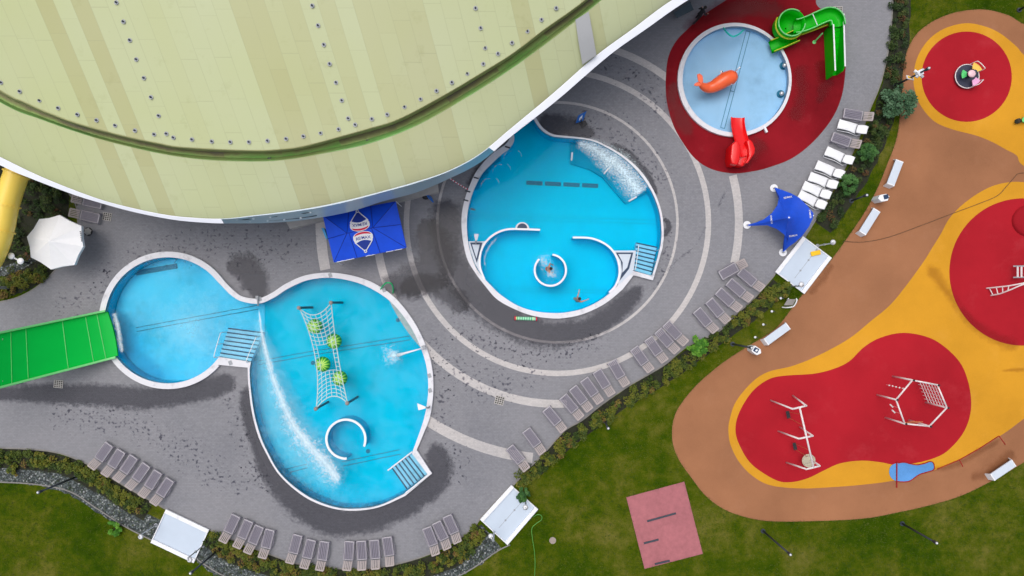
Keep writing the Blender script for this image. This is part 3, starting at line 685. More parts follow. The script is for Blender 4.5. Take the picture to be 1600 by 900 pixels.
# wedge shelves between the loop walls and the coping
fill('wedge_shelf', [wl([(732, 377), (758, 377), (751, 392), (749, 412), (751, 428), (742, 412), (735, 392)], 0.28)], 0.28, M['white_bench'], pc, thick=0.3)
fill('wedge_slot', [wl([(734.5, 379), (754, 379), (745, 411)], 0.29), wl([(737.5, 382), (749.5, 382), (744.5, 404)], 0.29)], 0.292, M['navy'], pc)
fill('wedge_shelf', [wl([(959, 391.5), (994, 391.5), (990, 424), (970, 442), (965, 446), (969, 428), (967, 408)], 0.28)], 0.28, M['white_bench'], pc, thick=0.3)
fill('wedge_slot', [wl([(962, 394.5), (989.5, 394.5), (983, 420), (968, 439), (972, 424), (970, 408)], 0.29), wl([(966, 397), (986, 397), (980, 418), (972.5, 426), (973, 410)], 0.29)], 0.292, M['navy'], pc)
m_ = MB(); m_.prism(wl(arc(816, 358, 11, 0, 180, 20), 0.2), -1.2, 0.2); m_.build('niche_rim', M['coping'], pc)
m_ = MB(); m_.prism(wl(arc(816, 357, 8, 0, 180, 20), 0.2), 0.15, 0.206); m_.build('niche_grille', M['navy'], pc)
fill('bench_ledge', [wl([(893, 217), (925, 222), (950, 232), (975, 248), (1000, 272), (1016, 297), (982, 315), (962, 292), (945, 272), (925, 260), (893, 250)], 0.2)], -1.02, M['basin_c_dark'], pc, thick=0.22)
for a, b in (((894, 239), (893, 250)), ((983, 314), (994, 308)), ((944, 271), (950, 264))):
    MB().tube([P(*a, 0.0), P(*a, 0.35), P(*b, 0.35), P(*b, 0.0)], 0.06, 8).build('grab_bar', M['white'], pc, True)
for i in range(4):
    x = 823 + i*29
    MB().box(P(x + 12, 286 + i*1.3, -1.235), (1.18, 0.30, 0.02), R(-3)).build('floor_grille', M['drainline'], pc)
    pass
line_pair(pc, (732, 338), (800, 340), 6, -1.235, w=0.022); line_pair(pc, (800, 340), (1032, 347), 6, -1.235, w=0.022); line_pair(pc, (790, 452), (960, 456), 5, -1.235, w=0.022)
for (x, y) in ((739, 327), (728, 313), (731, 299), (744, 278), (793, 230)):
    MB().box(P(x, y, 0.262), (0.36, 0.10, 0.03), R(-15)).build('coping_joint', M['darksteel'], pc)
tag(fill('water', [Ci], ZW, M['water_c']), kind='structure')

pd = pool('round shallow pale blue paddling pool in the red rubber surround', Di, Do, 0.25, (M['basin_d'], M['basin_d']), 'paddling pool')
m_ = MB(); a_, b_ = Vector((1169, 49)), Vector((1129, 200))
for s in (-1, 1):
    o_ = Vector((3.1*s, 0.8*s)); m_.bar(P(*(a_+o_), -0.24), P(*(b_+o_), -0.24), 0.035, 0.02)
for t in (0, 0.62, 1):
    p = a_.lerp(b_, t); m_.bar(P(p.x-3.1, p.y-.8, -0.24), P(p.x+3.1, p.y+.8, -0.24), 0.035, 0.02)
m_.build('floor_drain', M['drainline'], pd)
for (x, y) in ((1226, 102), (1221.5, 146)):
    MB().sphere(P(x, y, 0.12), 0.16, (1, 1, 0.8)).build('water_jet', M['steel'], pd, True)
    MB().cyl(P(x-2, y+1, -0.24), 0.28, 0.03, 14).build('jet_base', M['drainline'], pd)
m_ = MB(); m_.box(P(1195.5, 202, 0.2), (0.14, 0.5, 0.2), R(25)); m_.build('coping_gate', M['white'], pd)
tag(fill('water', [Di], 0.06, M['water_d']), kind='structure')

# foam and moving water
def foam(name, label, objs):
    for o in objs: tag(o, kind='stuff', label=label)
Z1 = ZW + 0.012
K = dict(kind='stuff')
jet = [(404, 478), (409, 520), (417, 555), (427, 590), (440, 625), (456, 660), (474, 685), (496, 710), (514, 730), (532, 758)]
ribbon('foam', jet, [4, 12, 26, 38, 50, 60, 66, 60, 40], Z1, M['foam'], n=90, fade=0.04, label='white foam trail blown across the large pool by the nozzle', **K)
ribbon('aerated_water', [(404, 480), (408, 530), (420, 590), (440, 650), (470, 700), (500, 730), (540, 765)], [8, 40, 70, 90, 110, 110, 60], Z1, M['foam_soft'], n=60, label='pale aerated water around the foam trail', **K)
ribbon('foam', [(452, 650), (470, 690), (500, 715), (515, 735), (530, 770)], [30, 56, 70, 60, 50], Z1, M['foam'], n=50, label='thickest foam beside the whirl ring of the large pool', **K)
ribbon('foam', jet, [3, 9, 16, 22, 26, 26, 30, 34, 20], Z1 + .004, M['foam_core'], n=90, fade=0.03, label='soft white core of the foam trail in the large pool', **K)
blob('foam', 614, 555, 15, 15, Z1 + .004, M['foam_core'], label='soft white centre of the splash in the large pool', **K)
blob('foam', 861, 427, 13, 13, Z1 + .004, M['foam_core'], label='soft white foam beside the bather in the whirl ring', **K)
ribbon('foam', [(178, 486), (184, 510), (188, 534), (192, 555)], [12, 14, 14, 12], Z1 + .004, M['foam_core'], label='soft white wash at the lip of the wide green slide', **K)
blob('foam', 611, 555, 30, 32, Z1, M['foam'], label='white splash under the spout bar of the large pool', **K)
blob('foam', 612, 556, 44, 40, Z1, M['foam_thin'], label='thin ripples spreading round the splash of the large pool', **K)
ribbon('foam', [(177, 484), (183, 510), (187, 535), (192, 556)], [22, 26, 24, 22], Z1, M['foam'], label='foam at the foot of the wide green slide', **K)
ribbon('disturbed_water', [(182, 480), (196, 510), (205, 545), (225, 575), (262, 592)], [20, 40, 50, 46, 26], Z1, M['deepw'], kind='structure')
blob('aerated_water', 300, 510, 70, 70, Z1, M['foam_soft'], label='pale aerated water in the small round of the large pool', **K)
blob('foam', 861, 426, 26, 25, Z1, M['foam'], label='foam round the bather in the whirl ring', **K)
blob('foam', 849, 408, 27, 24, Z1, M['foam'], label='flecks of foam leaving the whirl ring', **K)
ribbon('bubbling_water', [(951, 248), (970, 262), (986, 283), (1001, 304)], [52, 54, 52, 50], Z1, M['bubbles'], fade=0.06, label='densely bubbling water over the pool bench', **K)
ribbon('bubbling_water', [(900, 222), (925, 231), (950, 247), (965, 258)], [18, 34, 48, 50], Z1, M['bubbles'], label='thin bubbles along the pool bench', **K)
for i, (x, y, r) in enumerate(((798, 247, 11), (781, 268, 11), (763, 290, 11))):
    ribbon('foam', arc(x, y, r, 60, 200, 14), [4, 5, 4], Z1, M['foam'], label='faint bubble arc by the pool wall', kind='stuff')
    ribbon('foam', arc(x+6, y-2, r, -10, 70, 10), [3, 4, 3], Z1, M['foam'], label='faint bubble arc by the pool wall', kind='stuff')
ribbon('foam', [(780, 370), (768, 380), (761, 392), (757, 408), (760, 422)], [10, 8, 8, 6, 4], Z1, M['foam'], label='foam streak along the left lazy loop wall', **K)

# ------------------------------------------------------------------ leisure pool building
bld = thing('pool_building', 'large indoor pool building with a pale green domed roof and white curved edge', 'building', P(500, 100, 0))
EXT_L = [(-420, -190), (-330, 30), (-160, 165)]
EXT_R = [(1150, -58), (1240, -150), (1300, -260)]
ROOF_E = smooth(EXT_L + [(0, 245), (60, 274), (119, 298), (175, 317), (250, 334), (300, 340), (350, 341.5), (400, 336), (450, 330), (500, 322), (550, 311), (600, 298), (650, 284), (700, 267), (750, 240), (800, 199), (865, 145), (930, 88), (990, 44), (1050, 0)] + EXT_R, n=8)
RIM_O = smooth([(-430, -185), (-340, 40), (-165, 178)] + [(0, 258), (41, 276), (112, 303), (160, 318), (212, 332), (275, 344), (330, 348.5), (360, 349), (400, 349), (450, 346.5), (500, 340), (550, 330), (600, 314), (650, 301), (700, 280), (750, 254), (800, 212), (870, 157), (950, 88), (1010, 45), (1075, 0)] + [(1172, -55), (1262, -148), (1320, -258)], n=8)
GUT_O = smooth([(-430, -300), (-330, -90), (-160, 60), (0, 160), (62, 186), (125, 208), (172, 222), (250, 240), (312, 249), (365, 252), (420, 252), (460, 248), (500, 241), (575, 225), (650, 197), (725, 155), (800, 107), (875, 52), (940, 0), (1010, -60), (1090, -150), (1150, -270)], n=8)
GUT_I = smooth([(-420, -310), (-320, -105), (-155, 45), (0, 142), (37, 160), (75, 177), (125, 195), (200, 215), (250, 225), (275, 230), (337, 234), (400, 236), (440, 234), (480, 228), (575, 202), (625, 186), (700, 146), (750, 116), (800, 85), (850, 47), (915, 0), (985, -65), (1065, -155), (1130, -280)], n=8)
def panel_uv(px, py):
    x0 = (px - .443*py)/(1 - .000272*py); return (x0/27.5, py/27.5, 0)
def roof_strip(name, rows, mat, uvs=None, smooth_=True):
    """rows: list of rows of (px, py, z)"""
    me = bpy.data.meshes.new(name); vs = []; uv = []; fs = []; m = len(rows[0])
    for r, row in enumerate(rows):
        for k, (x, y, z) in enumerate(row):
            vs.append(tuple(P(x, y, z))); uv.append(panel_uv(x, y) if uvs is None else (k/4.0, r/(len(rows)-1), 0))
    for i in range(len(rows)-1):
        for k in range(m-1): fs.append((i*m+k, i*m+k+1, (i+1)*m+k+1, (i+1)*m+k))
    me.from_pydata(vs, [], fs); a = me.attributes.new('panel', 'FLOAT_VECTOR', 'POINT'); a.data.foreach_set('vector', [c for u in uv for c in u])
    b = bmesh.new(); b.from_mesh(me); bmesh.ops.recalc_face_normals(b, faces=b.faces)
    if sum(f.normal.z for f in b.faces) < 0: bmesh.ops.reverse_faces(b, faces=b.faces)
    b.to_mesh(me); b.free()
    return link(name, me, mat, bld, smooth_)
NS = 160
E, O_, GO, GI = [resample(c, NS) for c in (ROOF_E, RIM_O, GUT_O, GUT_I)]
def lerp_rows(A, B, z0, z1, n, f=lambda t: t):
    return [[(a.x+(b.x-a.x)*t/n, a.y+(b.y-a.y)*t/n, z0+(z1-z0)*f(t/n)) for a, b in zip(A, B)] for t in range(n+1)]
roof_strip('outer_roof', lerp_rows(E, GO, 7.0, 8.3, 14, lambda t: t**0.8), M['roof'])
TOP = [Vector((g.x*0.75 - 20, -620)) for g in GI]
roof_strip('main_roof', lerp_rows(GI, TOP, 8.75, 13.5, 30, lambda t: 1-(1-t)**1.6), M['roof'])
GM1 = [g.lerp(i, 0.34) for g, i in zip(GO, GI)]; GM2 = [g.lerp(i, 0.80) for g, i in zip(GO, GI)]
roof_strip('gutter', lerp_rows(GM1, GM2, 7.85, 7.85, 3), M['gutter'], uvs=1)
GA = [g.lerp(i, 0.05) for g, i in zip(GO, GI)]
roof_strip('gutter_side', [[(p.x, p.y, 8.31) for p in GO], [(p.x, p.y, 8.31) for p in GA], [(p.x, p.y, 7.85) for p in GM1]], M['gutter_wall'], uvs=1, smooth_=False)
roof_strip('gutter_edge', [[(p.x, p.y, 7.84) for p in GM2], [(p.x, p.y, 8.76) for p in GI], [(p.x + 0.2, p.y - 1.4, 8.80) for p in GI]], M['gutter_dirt'], uvs=1, smooth_=False)
# edge panel: white at both ends, glazed facade band in the middle
i0 = min(range(NS), key=lambda i: (O_[i]-Vector((352, 349))).length); i1 = min(range(NS), key=lambda i: (O_[i]-Vector((770, 238))).length)
EI = [E[i].lerp(O_[i], 0.02) for i in range(NS)]
def rim_part(name, a, b, mat, zlo):
    roof_strip(name, [[(E[i].x, E[i].y, 7.06) for i in range(a, b)], [(E[i].lerp(O_[i], .12).x, E[i].lerp(O_[i], .12).y, 7.06) for i in range(a, b)], [(O_[i].x, O_[i].y, zlo) for i in range(a, b)]], mat, uvs=1, smooth_=False)
rim_part('roof_edge', 0, i0+1, M['rim'], 6.98); rim_part('roof_edge', i1, NS, M['rim'], 6.98)
rim_part('facade_glazing', i0, i1+1, M['facade'], 4.6)
O2 = [P(p.x, p.y, 6.98 if not (i0 <= k <= i1) else 4.6) for k, p in enumerate(O_)]
BASE = []
for k, p in enumerate(O_):
    q = P(p.x, p.y, 0); e = P(E[k].x, E[k].y, 0); d = (e - q); d.normalize(); BASE.append(q + d*0.25 + Vector((0, 0, -0.1)))
m_ = MB(); m_.strip(O2, BASE); m_.build('facade_wall', M['wallgrey'], bld)
# brackets and tension cable on the glazing
br_up = [(370, 342.6), (396, 341.3), (422, 339), (442, 334.5), (465, 332.5), (485, 331.5), (516, 320), (537, 316), (559, 311), (578, 305.5), (597, 301), (619, 297), (637, 292), (655, 286), (672, 279), (685, 272.5)]
br_lo = [(363.6, 345.3), (391, 345.5), (418, 344.6), (444, 343), (470, 340.6)]
for (x, y), z in [(p, 6.3) for p in br_up] + [(p, 5.3) for p in br_lo]:
    m_ = MB(); m_.sphere(P(x, y, z+0.05), 0.075, u=8, v=6); o_ = m_.build('bracket', M['white'], bld)
    m_ = MB(); m_.box(P(x+0.6, y-1.6, z+0.02), (0.13, 0.12, 0.1)); m_.build('bracket_plate', M['navy'], o_)
pts = []
for i, (x, y) in enumerate(br_up):
    pts += [P(x, y, 6.32)] + ([P((x+br_up[i+1][0])/2, (y+br_up[i+1][1])/2 - (3 if i % 2 else -1.5), 6.4)] if i < len(br_up)-1 else [])
MB().tube(pts, 0.025, 5).build('tension_cable', M['darksteel'], bld)
MB().tube([P(x, y, 5.32) for x, y in br_lo] + [P(495, 337, 5.32)], 0.025, 5).build('tension_cable', M['darksteel'], bld)
RB = [(182, 4), (193, 34), (203, 63), (213, 93), (225, 122), (236, 152), (248, 181), (260, 209), (2, 129), (31, 143), (62, 157), (91, 169), (121, 179), (151, 188), (180, 196), (211, 204), (241, 210), (271, 215), (300, 218), (331, 221), (360, 222), (389, 222), (418, 220), (447, 217), (474, 213), (501, 208), (529, 202), (555, 195), (581, 186), (605, 179), (632, 167), (657, 155), (682, 142), (706, 129), (730, 115), (755, 100), (778, 84), (800, 67), (824, 49), (846, 31), (869, 13), (488, 9), (497, 40), (506, 70), (515, 100), (525, 129), (534, 157), (544, 185), (743, 13), (751, 44), (758, 75)]
dgr = bpy.context.evaluated_depsgraph_get()
def roof_z(x, y):
    best = min(range(NS), key=lambda i: abs(GI[i].x - x) + 0*y)
    # march along the strip from the gutter to the top
    lo = 1e9; zz = 9
    for i in range(max(0, best-40), min(NS, best+40)):
        a, b = GI[i], TOP[i]
        t = (a.y - y)/(a.y - b.y)
        if 0 <= t <= 1:
            xx = a.x + (b.x-a.x)*t
            if abs(xx-x) < lo: lo = abs(xx-x); zz = 8.75 + (13.5-8.75)*(1-(1-t)**1.6)
    return zz
anc_m = MB(); anc_m.cyl((0, 0, 0), 0.13, 0.025, 8); anc = anc_m.mesh('anchor_plate')
pin_m = MB(); pin_m.cyl((0, 0, 0.02), 0.05, 0.06, 8); pin_m.sphere((0, 0, 0.09), 0.06, u=8, v=5); pin = pin_m.mesh('anchor_pin')
anc.materials.append(M['greymetal']); pin.materials.append(M['darksteel'])
for x, y in RB:
    z = roof_z(x, y) + 0.01
    a = bpy.data.objects.new('roof_anchor', anc); COL.objects.link(a); a.parent = bld; a.location = P(x, y, z) - bld.location
    b = bpy.data.objects.new('anchor_pin', pin); COL.objects.link(b); b.parent = a
for x, y in ((421, 249), (575, 221), (735, 148)):
    m_ = MB(); m_.box(P(x, y, 7.95), (0.2, 0.2, 0.12)); m_.build('gutter_outlet', M['black'], bld)
roof_strip('roof_panel', [[(899, 31, 8.38), (920, 18, 8.38)], [(904, 66, 8.02), (926, 52, 8.02)], [(910, 101, 7.36), (932, 86, 7.36)]], M['greyroof'])
t = thing('concrete_ledge', 'pale concrete ledge along the glazed facade behind the blue tent', 'ledge', P(560, 320))
m_ = MB(); m_.prism([P(x, y, 0.6) for x, y in ((447, 346.5), (684, 287), (685, 300), (568, 328), (453, 357.5))], 0.0, 0.6); m_.build('ledge_slab', M['concrete'], t)

# ------------------------------------------------------------------ wide green slide and yellow tube slide
t = thing('water_slide', 'very wide open green water slide ending at the small round pool', 'water slide', P(175, 522))
def gz(s): return 0.28 + 3.9*max(0, s)**1.25            # s: 0 at the lip, 1 at the picture edge
A0, A1, B0, B1 = Vector((168, 487)), Vector((-150, 559)), Vector((184, 556)), Vector((-150, 646))
A1 = Vector((0, 521)).lerp(A1, 1); rows = []; NSL = 44
eL, eR = [], []
for i in range(NSL+1):
    s = 1.9*i/NSL; z = gz(s)
    a = Vector((168, 487)) + Vector((-168, 35))*s; b = Vector((184, 556)) + Vector((-184, 48))*s
    row = []
    for k in range(13):
        v = k/12; p = a.lerp(b, v); row.append(P(p.x + (2.5*math.sin(v*PI) if i == 0 else 0), p.y, z))
    rows.append(row); eL.append((a, z)); eR.append((b, z))
m_ = MB(); m_.grid(rows); m_.build('slide_bed', M['green_slide'], t, True)
m_ = MB(); m_.grid([[p - Vector((0, 0, 0.12)) for p in r] for r in rows]); m_.build('slide_underside', M['green_slide'], t, True)
for e, sg in ((eL, -1), (eR, 1)):
    pts = [P(a.x, a.y, z + 0.02) for a, z in e]
    m_ = MB(); m_.grid([[p + Vector((0, 0, -0.14)) for p in pts], [p + Vector((0, 0, 0.30)) for p in pts], [p + Vector((0.02, -0.13*sg, 0.30)) for p in pts], [p + Vector((0.02, -0.13*sg, -0.14)) for p in pts]]); m_.build('slide_side', M['green_pale'], t)
for s in (0.10, 0.205, 0.42, 0.76, 0.90, 1.12, 1.4):
    a = Vector((168, 487)) + Vector((-168, 35))*s; b = Vector((184, 556)) + Vector((-184, 48))*s
    m_ = MB(); m_.bar(P(a.x, a.y, gz(s) + 0.005), P(b.x, b.y, gz(s) + 0.005), 0.045, 0.02); m_.build('slide_seam', M['seam'], t)
for s in (0.5, 1.0, 1.5):
    for e in (0.1, 0.9):
        p = (Vector((168, 487)) + Vector((-168, 35))*s).lerp(Vector((184, 556)) + Vector((-184, 48))*s, e)
        q = P(p.x, p.y, gz(s)); MB().tube([(q.x, q.y, 0), (q.x, q.y, q.z-0.1)], 0.1, 10).build('slide_post', M['greymetal'], t)

t = thing('tube_slide', 'yellow enclosed tube slide emerging from under the roof edge', 'water slide', P(5, 330))
tp = smooth([(60, 215), (44, 240), (28, 267), (17, 297), (9, 325), (3, 355), (-7, 388), (-24, 418), (-60, 450)])
MB().tube([P(p.x, p.y, 4.6 - 0.012*i) for i, p in enumerate(tp)], 0.70, 20).build('tube', M['yellow_tube'], t, True)
for i in range(len(tp)):
    pass
for q in (Vector((24, 274)), Vector((9.5, 322)), Vector((1, 363)), Vector((-30, 423))):
    i = min(range(len(tp)), key=lambda k: (tp[k]-q).length); a, b = tp[max(i-1, 0)], tp[min(i+1, len(tp)-1)]; d = (b-a).normalized()*1.2
    m_ = MB(); m_.tube([P(tp[i].x-d.x, tp[i].y-d.y, 4.6-.012*i), P(tp[i].x+d.x, tp[i].y+d.y, 4.6-.012*i)], 0.79, 20); m_.build('tube_flange', M['yellow_tube'], t)
for q in ((62, 212), (-58, 448)):
    p = P(*q, 4.0); MB().tube([(p.x, p.y, 0), (p.x, p.y, 4.0)], 0.1, 8).build('slide_post', M['greymetal'], t)

# ------------------------------------------------------------------ sun loungers
def make_lounger(name, white):
    """foot end at +x, backrest towards -x, local origin under the middle"""
    t = thing(name, 'x', 'sun lounger')
    ms, mb = (M['white_plastic'], M['white_plastic']) if white else (M['lounge'], M['lounge_back'])
    hw = 0.33
    if not white:
        m = MB()
        for sg in (-1, 1): m.box((0.30, sg*(hw-0.02), 0.26), (1.30, 0.04, 0.21))  # side rails made deeper to add shade between loungers
        m.box((0.93, 0, 0.30), (0.06, 2*hw-0.085, 0.13)); m.box((-0.33, 0, 0.31), (0.04, 2*hw-0.085, 0.11))
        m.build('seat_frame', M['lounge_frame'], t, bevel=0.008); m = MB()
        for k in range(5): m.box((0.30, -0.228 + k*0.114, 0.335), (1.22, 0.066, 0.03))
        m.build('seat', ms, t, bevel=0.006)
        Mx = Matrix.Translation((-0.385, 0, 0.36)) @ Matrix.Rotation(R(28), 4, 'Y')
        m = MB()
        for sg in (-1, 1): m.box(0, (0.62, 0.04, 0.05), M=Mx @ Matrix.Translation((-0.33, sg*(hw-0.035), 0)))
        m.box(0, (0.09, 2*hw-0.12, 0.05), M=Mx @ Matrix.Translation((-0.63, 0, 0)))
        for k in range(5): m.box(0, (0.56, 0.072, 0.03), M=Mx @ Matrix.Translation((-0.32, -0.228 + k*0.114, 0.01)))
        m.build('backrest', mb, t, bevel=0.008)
        for x in (-0.30, 0.82):
            for sg in (-1, 1):
                m = MB(); m.tube([(x, sg*(hw+0.01), 0.34), (x + (0.06 if x > 0 else -0.06), sg*(hw+0.04), 0.0)], 0.028, 6); m.build('leg', ms, t)
        for sg in (-1, 1):
            m = MB(); m.tube(smooth([(0.45, sg*(hw+0.04), 0.26), (0.1, sg*(hw+0.09), 0.22), (-0.25, sg*(hw+0.05), 0.26)]), 0.02, 6); m.build('side_rail', ms, t)
    else:
        def curve(x0, x1, n, zf, wf):
            rows = []
            for i in range(n+1):
                x = x0 + (x1-x0)*i/n; w = wf(i/n); z = zf(i/n)
                rows.append([(x, w*s, z + 0.03*abs(s)**3) for s in (-1, -0.6, -0.2, 0.2, 0.6, 1)])
            return rows
        def slab(rows):
            m = MB(); m.grid(rows); g = bmesh.ops.extrude_face_region(m.bm, geom=list(m.bm.faces))
            bmesh.ops.translate(m.bm, vec=(0, 0, -0.05), verts=[v for v in g['geom'] if isinstance(v, bmesh.types.BMVert)]); return m
        slab(curve(0.97, -0.33, 12, lambda t: 0.33 + 0.05*math.sin(t*PI*1.2), lambda t: 0.34 - 0.04*math.sin(t*PI))).build('seat', ms, t, True)
        slab(curve(-0.36, -0.98, 7, lambda t: 0.36 + 0.38*t - 0.10*t*t, lambda t: 0.26 + 0.05*math.sin(t*PI))).build('backrest', mb, t, True)
        for sg in (-1, 1):
            m = MB(); m.tube(smooth([(0.95, sg*0.30, 0.30), (0.85, sg*0.36, 0.06), (0.55, sg*0.37, 0.14), (0.1, sg*0.36, 0.22), (-0.4, sg*0.37, 0.12), (-0.62, sg*0.34, 0.02), (-0.75, sg*0.28, 0.25)]), 0.03, 7); m.build('leg_frame', ms, t, True)
    return t
def copy_tree(o, parent=None):
    c = o.copy(); COL.objects.link(c)
    if parent is not None: c.parent = parent
    for ch in [x for x in o.children]: copy_tree(ch, c)
    return c
ORD = ['first', 'second', 'third', 'fourth', 'fifth', 'sixth', 'seventh', 'eighth', 'ninth', 'tenth', 'eleventh', 'twelfth']
protos = {}
def lounger_row(rows, fmt, group, white=False, labels=None):
    for i, (fx, fy, hx, hy) in enumerate(rows):
        key = white
        if key not in protos: protos[key] = o = make_lounger('sun_lounger', white)
        else: o = copy_tree(protos[key])
        f, h = P(fx, fy, 0.33), P(hx, hy, 0.5); c = f.lerp(h, 0.497); d = f - h
        o.location = (c.x, c.y, 0.03); o.rotation_euler = (0, 0, math.atan2(d.y, d.x) + random.uniform(-.02, .02))
        o['label'] = labels[i] if labels else fmt % ORD[i]; o['category'] = 'sun lounger'; o['group'] = group
lounger_row([(170.5, 694.5, 145, 730), (190, 705, 165, 741), (209, 714, 184, 749.5), (229, 726, 202.5, 762), (247.5, 737.5, 222.5, 774), (266, 749.5, 241, 786)], 'taupe slatted lounger, %s from left in the row above the lower left hedge', 'loungers in the row of six')
lounger_row([(369, 806, 349, 845), (389, 814, 371, 854), (405, 823, 388, 862), (422, 829, 411, 869)], 'taupe slatted lounger, %s from left in the four beside the plain white tray', 'loungers beside the lower left shower tray')
lounger_row([(465, 837, 454, 877.5), (486, 845, 476, 885), (507, 848, 500.5, 888)], 'taupe slatted lounger, %s from left in the trio below the large pool', 'three loungers below the large pool')
lounger_row([(546, 847.5, 543, 888), (564.5, 847, 566, 887.5), (585, 845.5, 587, 886), (605, 841, 609.5, 881)], 'taupe slatted lounger, %s from left in the row of four at the bottom hedge', 'four upright loungers at the bottom hedge')
lounger_row([(667.5, 826, 681, 864), (682.5, 817.5, 699, 855), (699, 807.5, 715, 845)], 'taupe slatted lounger, %s from left in the trio left of the lower white tray', 'three loungers left of the lower tray')
lounger_row([(797, 700.5, 822, 731), (823, 673, 847, 706)], '', 'two loungers at the end of the widest pale ring', labels=['taupe slatted lounger crossing the end of the widest pale paving ring', 'taupe slatted lounger just above the end of the widest pale ring'])
lounger_row([(855, 641, 879, 670), (881, 621, 906, 651), (896, 607, 920, 639), (914, 595, 936, 626), (934, 582, 954, 614), (957, 566, 977, 600)], 'taupe slatted lounger, %s from left in the run of six up the diagonal hedge', 'run of six loungers along the diagonal hedge')
lounger_row([(992, 546, 1015, 577), (1014, 531, 1037, 562), (1030, 519, 1055, 547), (1042, 507, 1069, 535)], 'taupe slatted lounger, %s from left in the four left of the bright green bush', 'four loungers by the bright green bush')
lounger_row([(1091, 487, 1115, 515), (1110, 472, 1134, 500), (1124, 456, 1153, 482), (1140, 441, 1171, 467), (1158, 425, 1188.5, 450)], 'taupe slatted lounger, %s from left in the five below the yellow cloth tray', 'five loungers below the upper tray')
lounger_row([(1126, 431, 1164, 410)], '', 'five loungers below the upper tray', labels=['taupe slatted lounger turned crosswise above its row of five'])
lounger_row([(1319.5, 177, 1361, 183), (1301.6, 214, 1341, 226.5)], '', 'dark loungers among the white ones', labels=['topmost dark lounger of the mixed dark and white row', 'dark lounger between two white ones in the upper right row'])
lounger_row([(1310, 194, 1353, 204), (1291, 236, 1331, 252), (1276, 257.5, 1316, 274), (1266, 276, 1305, 290), (1256, 290, 1295, 306), (1251, 305, 1286, 321)], 'smooth white plastic lounger, %s white one from the top of its row', 'white plastic loungers', True)
lounger_row([(159, 319, 115, 310), (155, 342, 111, 332)], '', 'two loungers under the roof edge', labels=['taupe lounger half hidden by the roof edge above another', 'taupe lounger above the white umbrella and beside a floor grate'])

# ------------------------------------------------------------------ umbrella, tent, star shade
c_ = P(86, 379, 0)
t = thing('parasol', 'white octagonal garden umbrella beside the dark planting at left', 'umbrella', c_)
tip = P(76, 377, 3.1); rim_ = [P(x, y, 2.45) for x, y in ((42, 370), (61, 342.5), (93, 336), (127, 353), (130, 385), (116, 414), (79.5, 421), (48, 402))]
m = MB(); rows = [rim_]
for k in range(1, 5): rows.append([p.lerp(tip, k/5) - Vector((0, 0, 0.03*math.sin(k/5*PI))) for p in rim_])
def scal(r): 
    out = []
    for i, p in enumerate(r):
        q = r[(i+1) % len(r)]; out.append(p); mid = (p+q)/2; cc = sum(r, Vector())/len(r); out.append(mid + (cc-mid)*0.03 - Vector((0, 0, 0.015)))
    return out
rows = [scal(r) for r in rows]; m.grid(rows, True)
tv = m.bm.verts.new(tip); m.bm.verts.ensure_lookup_table(); last = [v for v in m.bm.verts][4*16:5*16]
for i in range(16): m.bm.faces.new((last[i], last[(i+1) % 16], tv))
cano = m.build('canopy', M['white_plastic'], t)
m = MB(); rr = rows[0]; m.grid([[p for p in rr], [p - Vector((0, 0, 0.22)) for p in rr]], True); m.build('valance', M['white_plastic'], t)
for i in range(8): MB().tube([rim_[i].lerp(tip, .04) - Vector((0, 0, .14)), tip - Vector((0, 0, .2))], 0.015, 5).build('rib', M['greymetal'], t)
MB().tube([(tip.x, tip.y, 0.0), (tip.x, tip.y, 3.05)], 0.03, 8).build('pole', M['greymetal'], t)
MB().cyl((tip.x, tip.y, 0.02), 0.35, 0.1, 16).build('base', M['concrete'], t)
for i, (x, y) in enumerate(((125.4, 362), (125.9, 364.8), (126.4, 367.6), (126.9, 370.6), (127.3, 373.4), (127.6, 376.2))):
    MB().box(P(x, y, 2.49), (0.07, 0.085, 0.012), R(-8)).build('printed_letter', M['darksteel'], cano)
t = thing('table', 'small round black rimmed side table next to the white umbrella', 'side table', P(138, 362))
MB().cyl(P(138, 362, 0.52), 0.30, 0.05, 24).build('rim', M['black'], t)
star = []
for k in range(12):
    a = 2*PI*k/12 + 0.3; r = 0.28 if k % 2 == 0 else 0.21; p = P(138, 362, .5); star.append((p.x + r*math.cos(a), p.y + r*math.sin(a)))
m = MB(); m.prism(star, 0.572, 0.59); m.build('top', M['concrete'], t)
MB().cyl(P(138, 362, 0.02), 0.05, 0.5, 10).build('leg', M['black'], t); MB().cyl(P(138, 362, 0.02), 0.22, 0.03, 16).build('foot', M['black'], t)

TC = [(504, 336), (618, 314.5), (635, 387), (521.5, 410)]
t = thing('tent', 'blue canopy tent with two balloon logos beside the glazed facade', 'canopy tent', P(570, 362))
zE, zR = 2.5, 3.5
cor = [P(x, y, zE) for x, y in TC]; r0, r1 = P(542, 364.5, zR), P(582.5, 356, zR)
def panel(name, a, b, c, d=None, mat='blue_fabric', sag=0.03):
    m = MB(); n = 8; rows = []
    d = d if d is not None else c
    for i in range(n+1):
        s = i/n; p, q = a.lerp(d, s), b.lerp(c, s)
        rows.append([p.lerp(q, k/n) - Vector((0, 0, sag*math.sin(PI*s)*math.sin(PI*k/n))) for k in range(n+1)])
    m.grid(rows); return m.build(name, M[mat], t, True)
cn = panel('canopy_side', cor[0], cor[1], r1, r0); cs = panel('canopy_side', cor[2], cor[3], r0, r1); panel('canopy_end', cor[1], cor[2], r1); panel('canopy_end', cor[3], cor[0], r0)
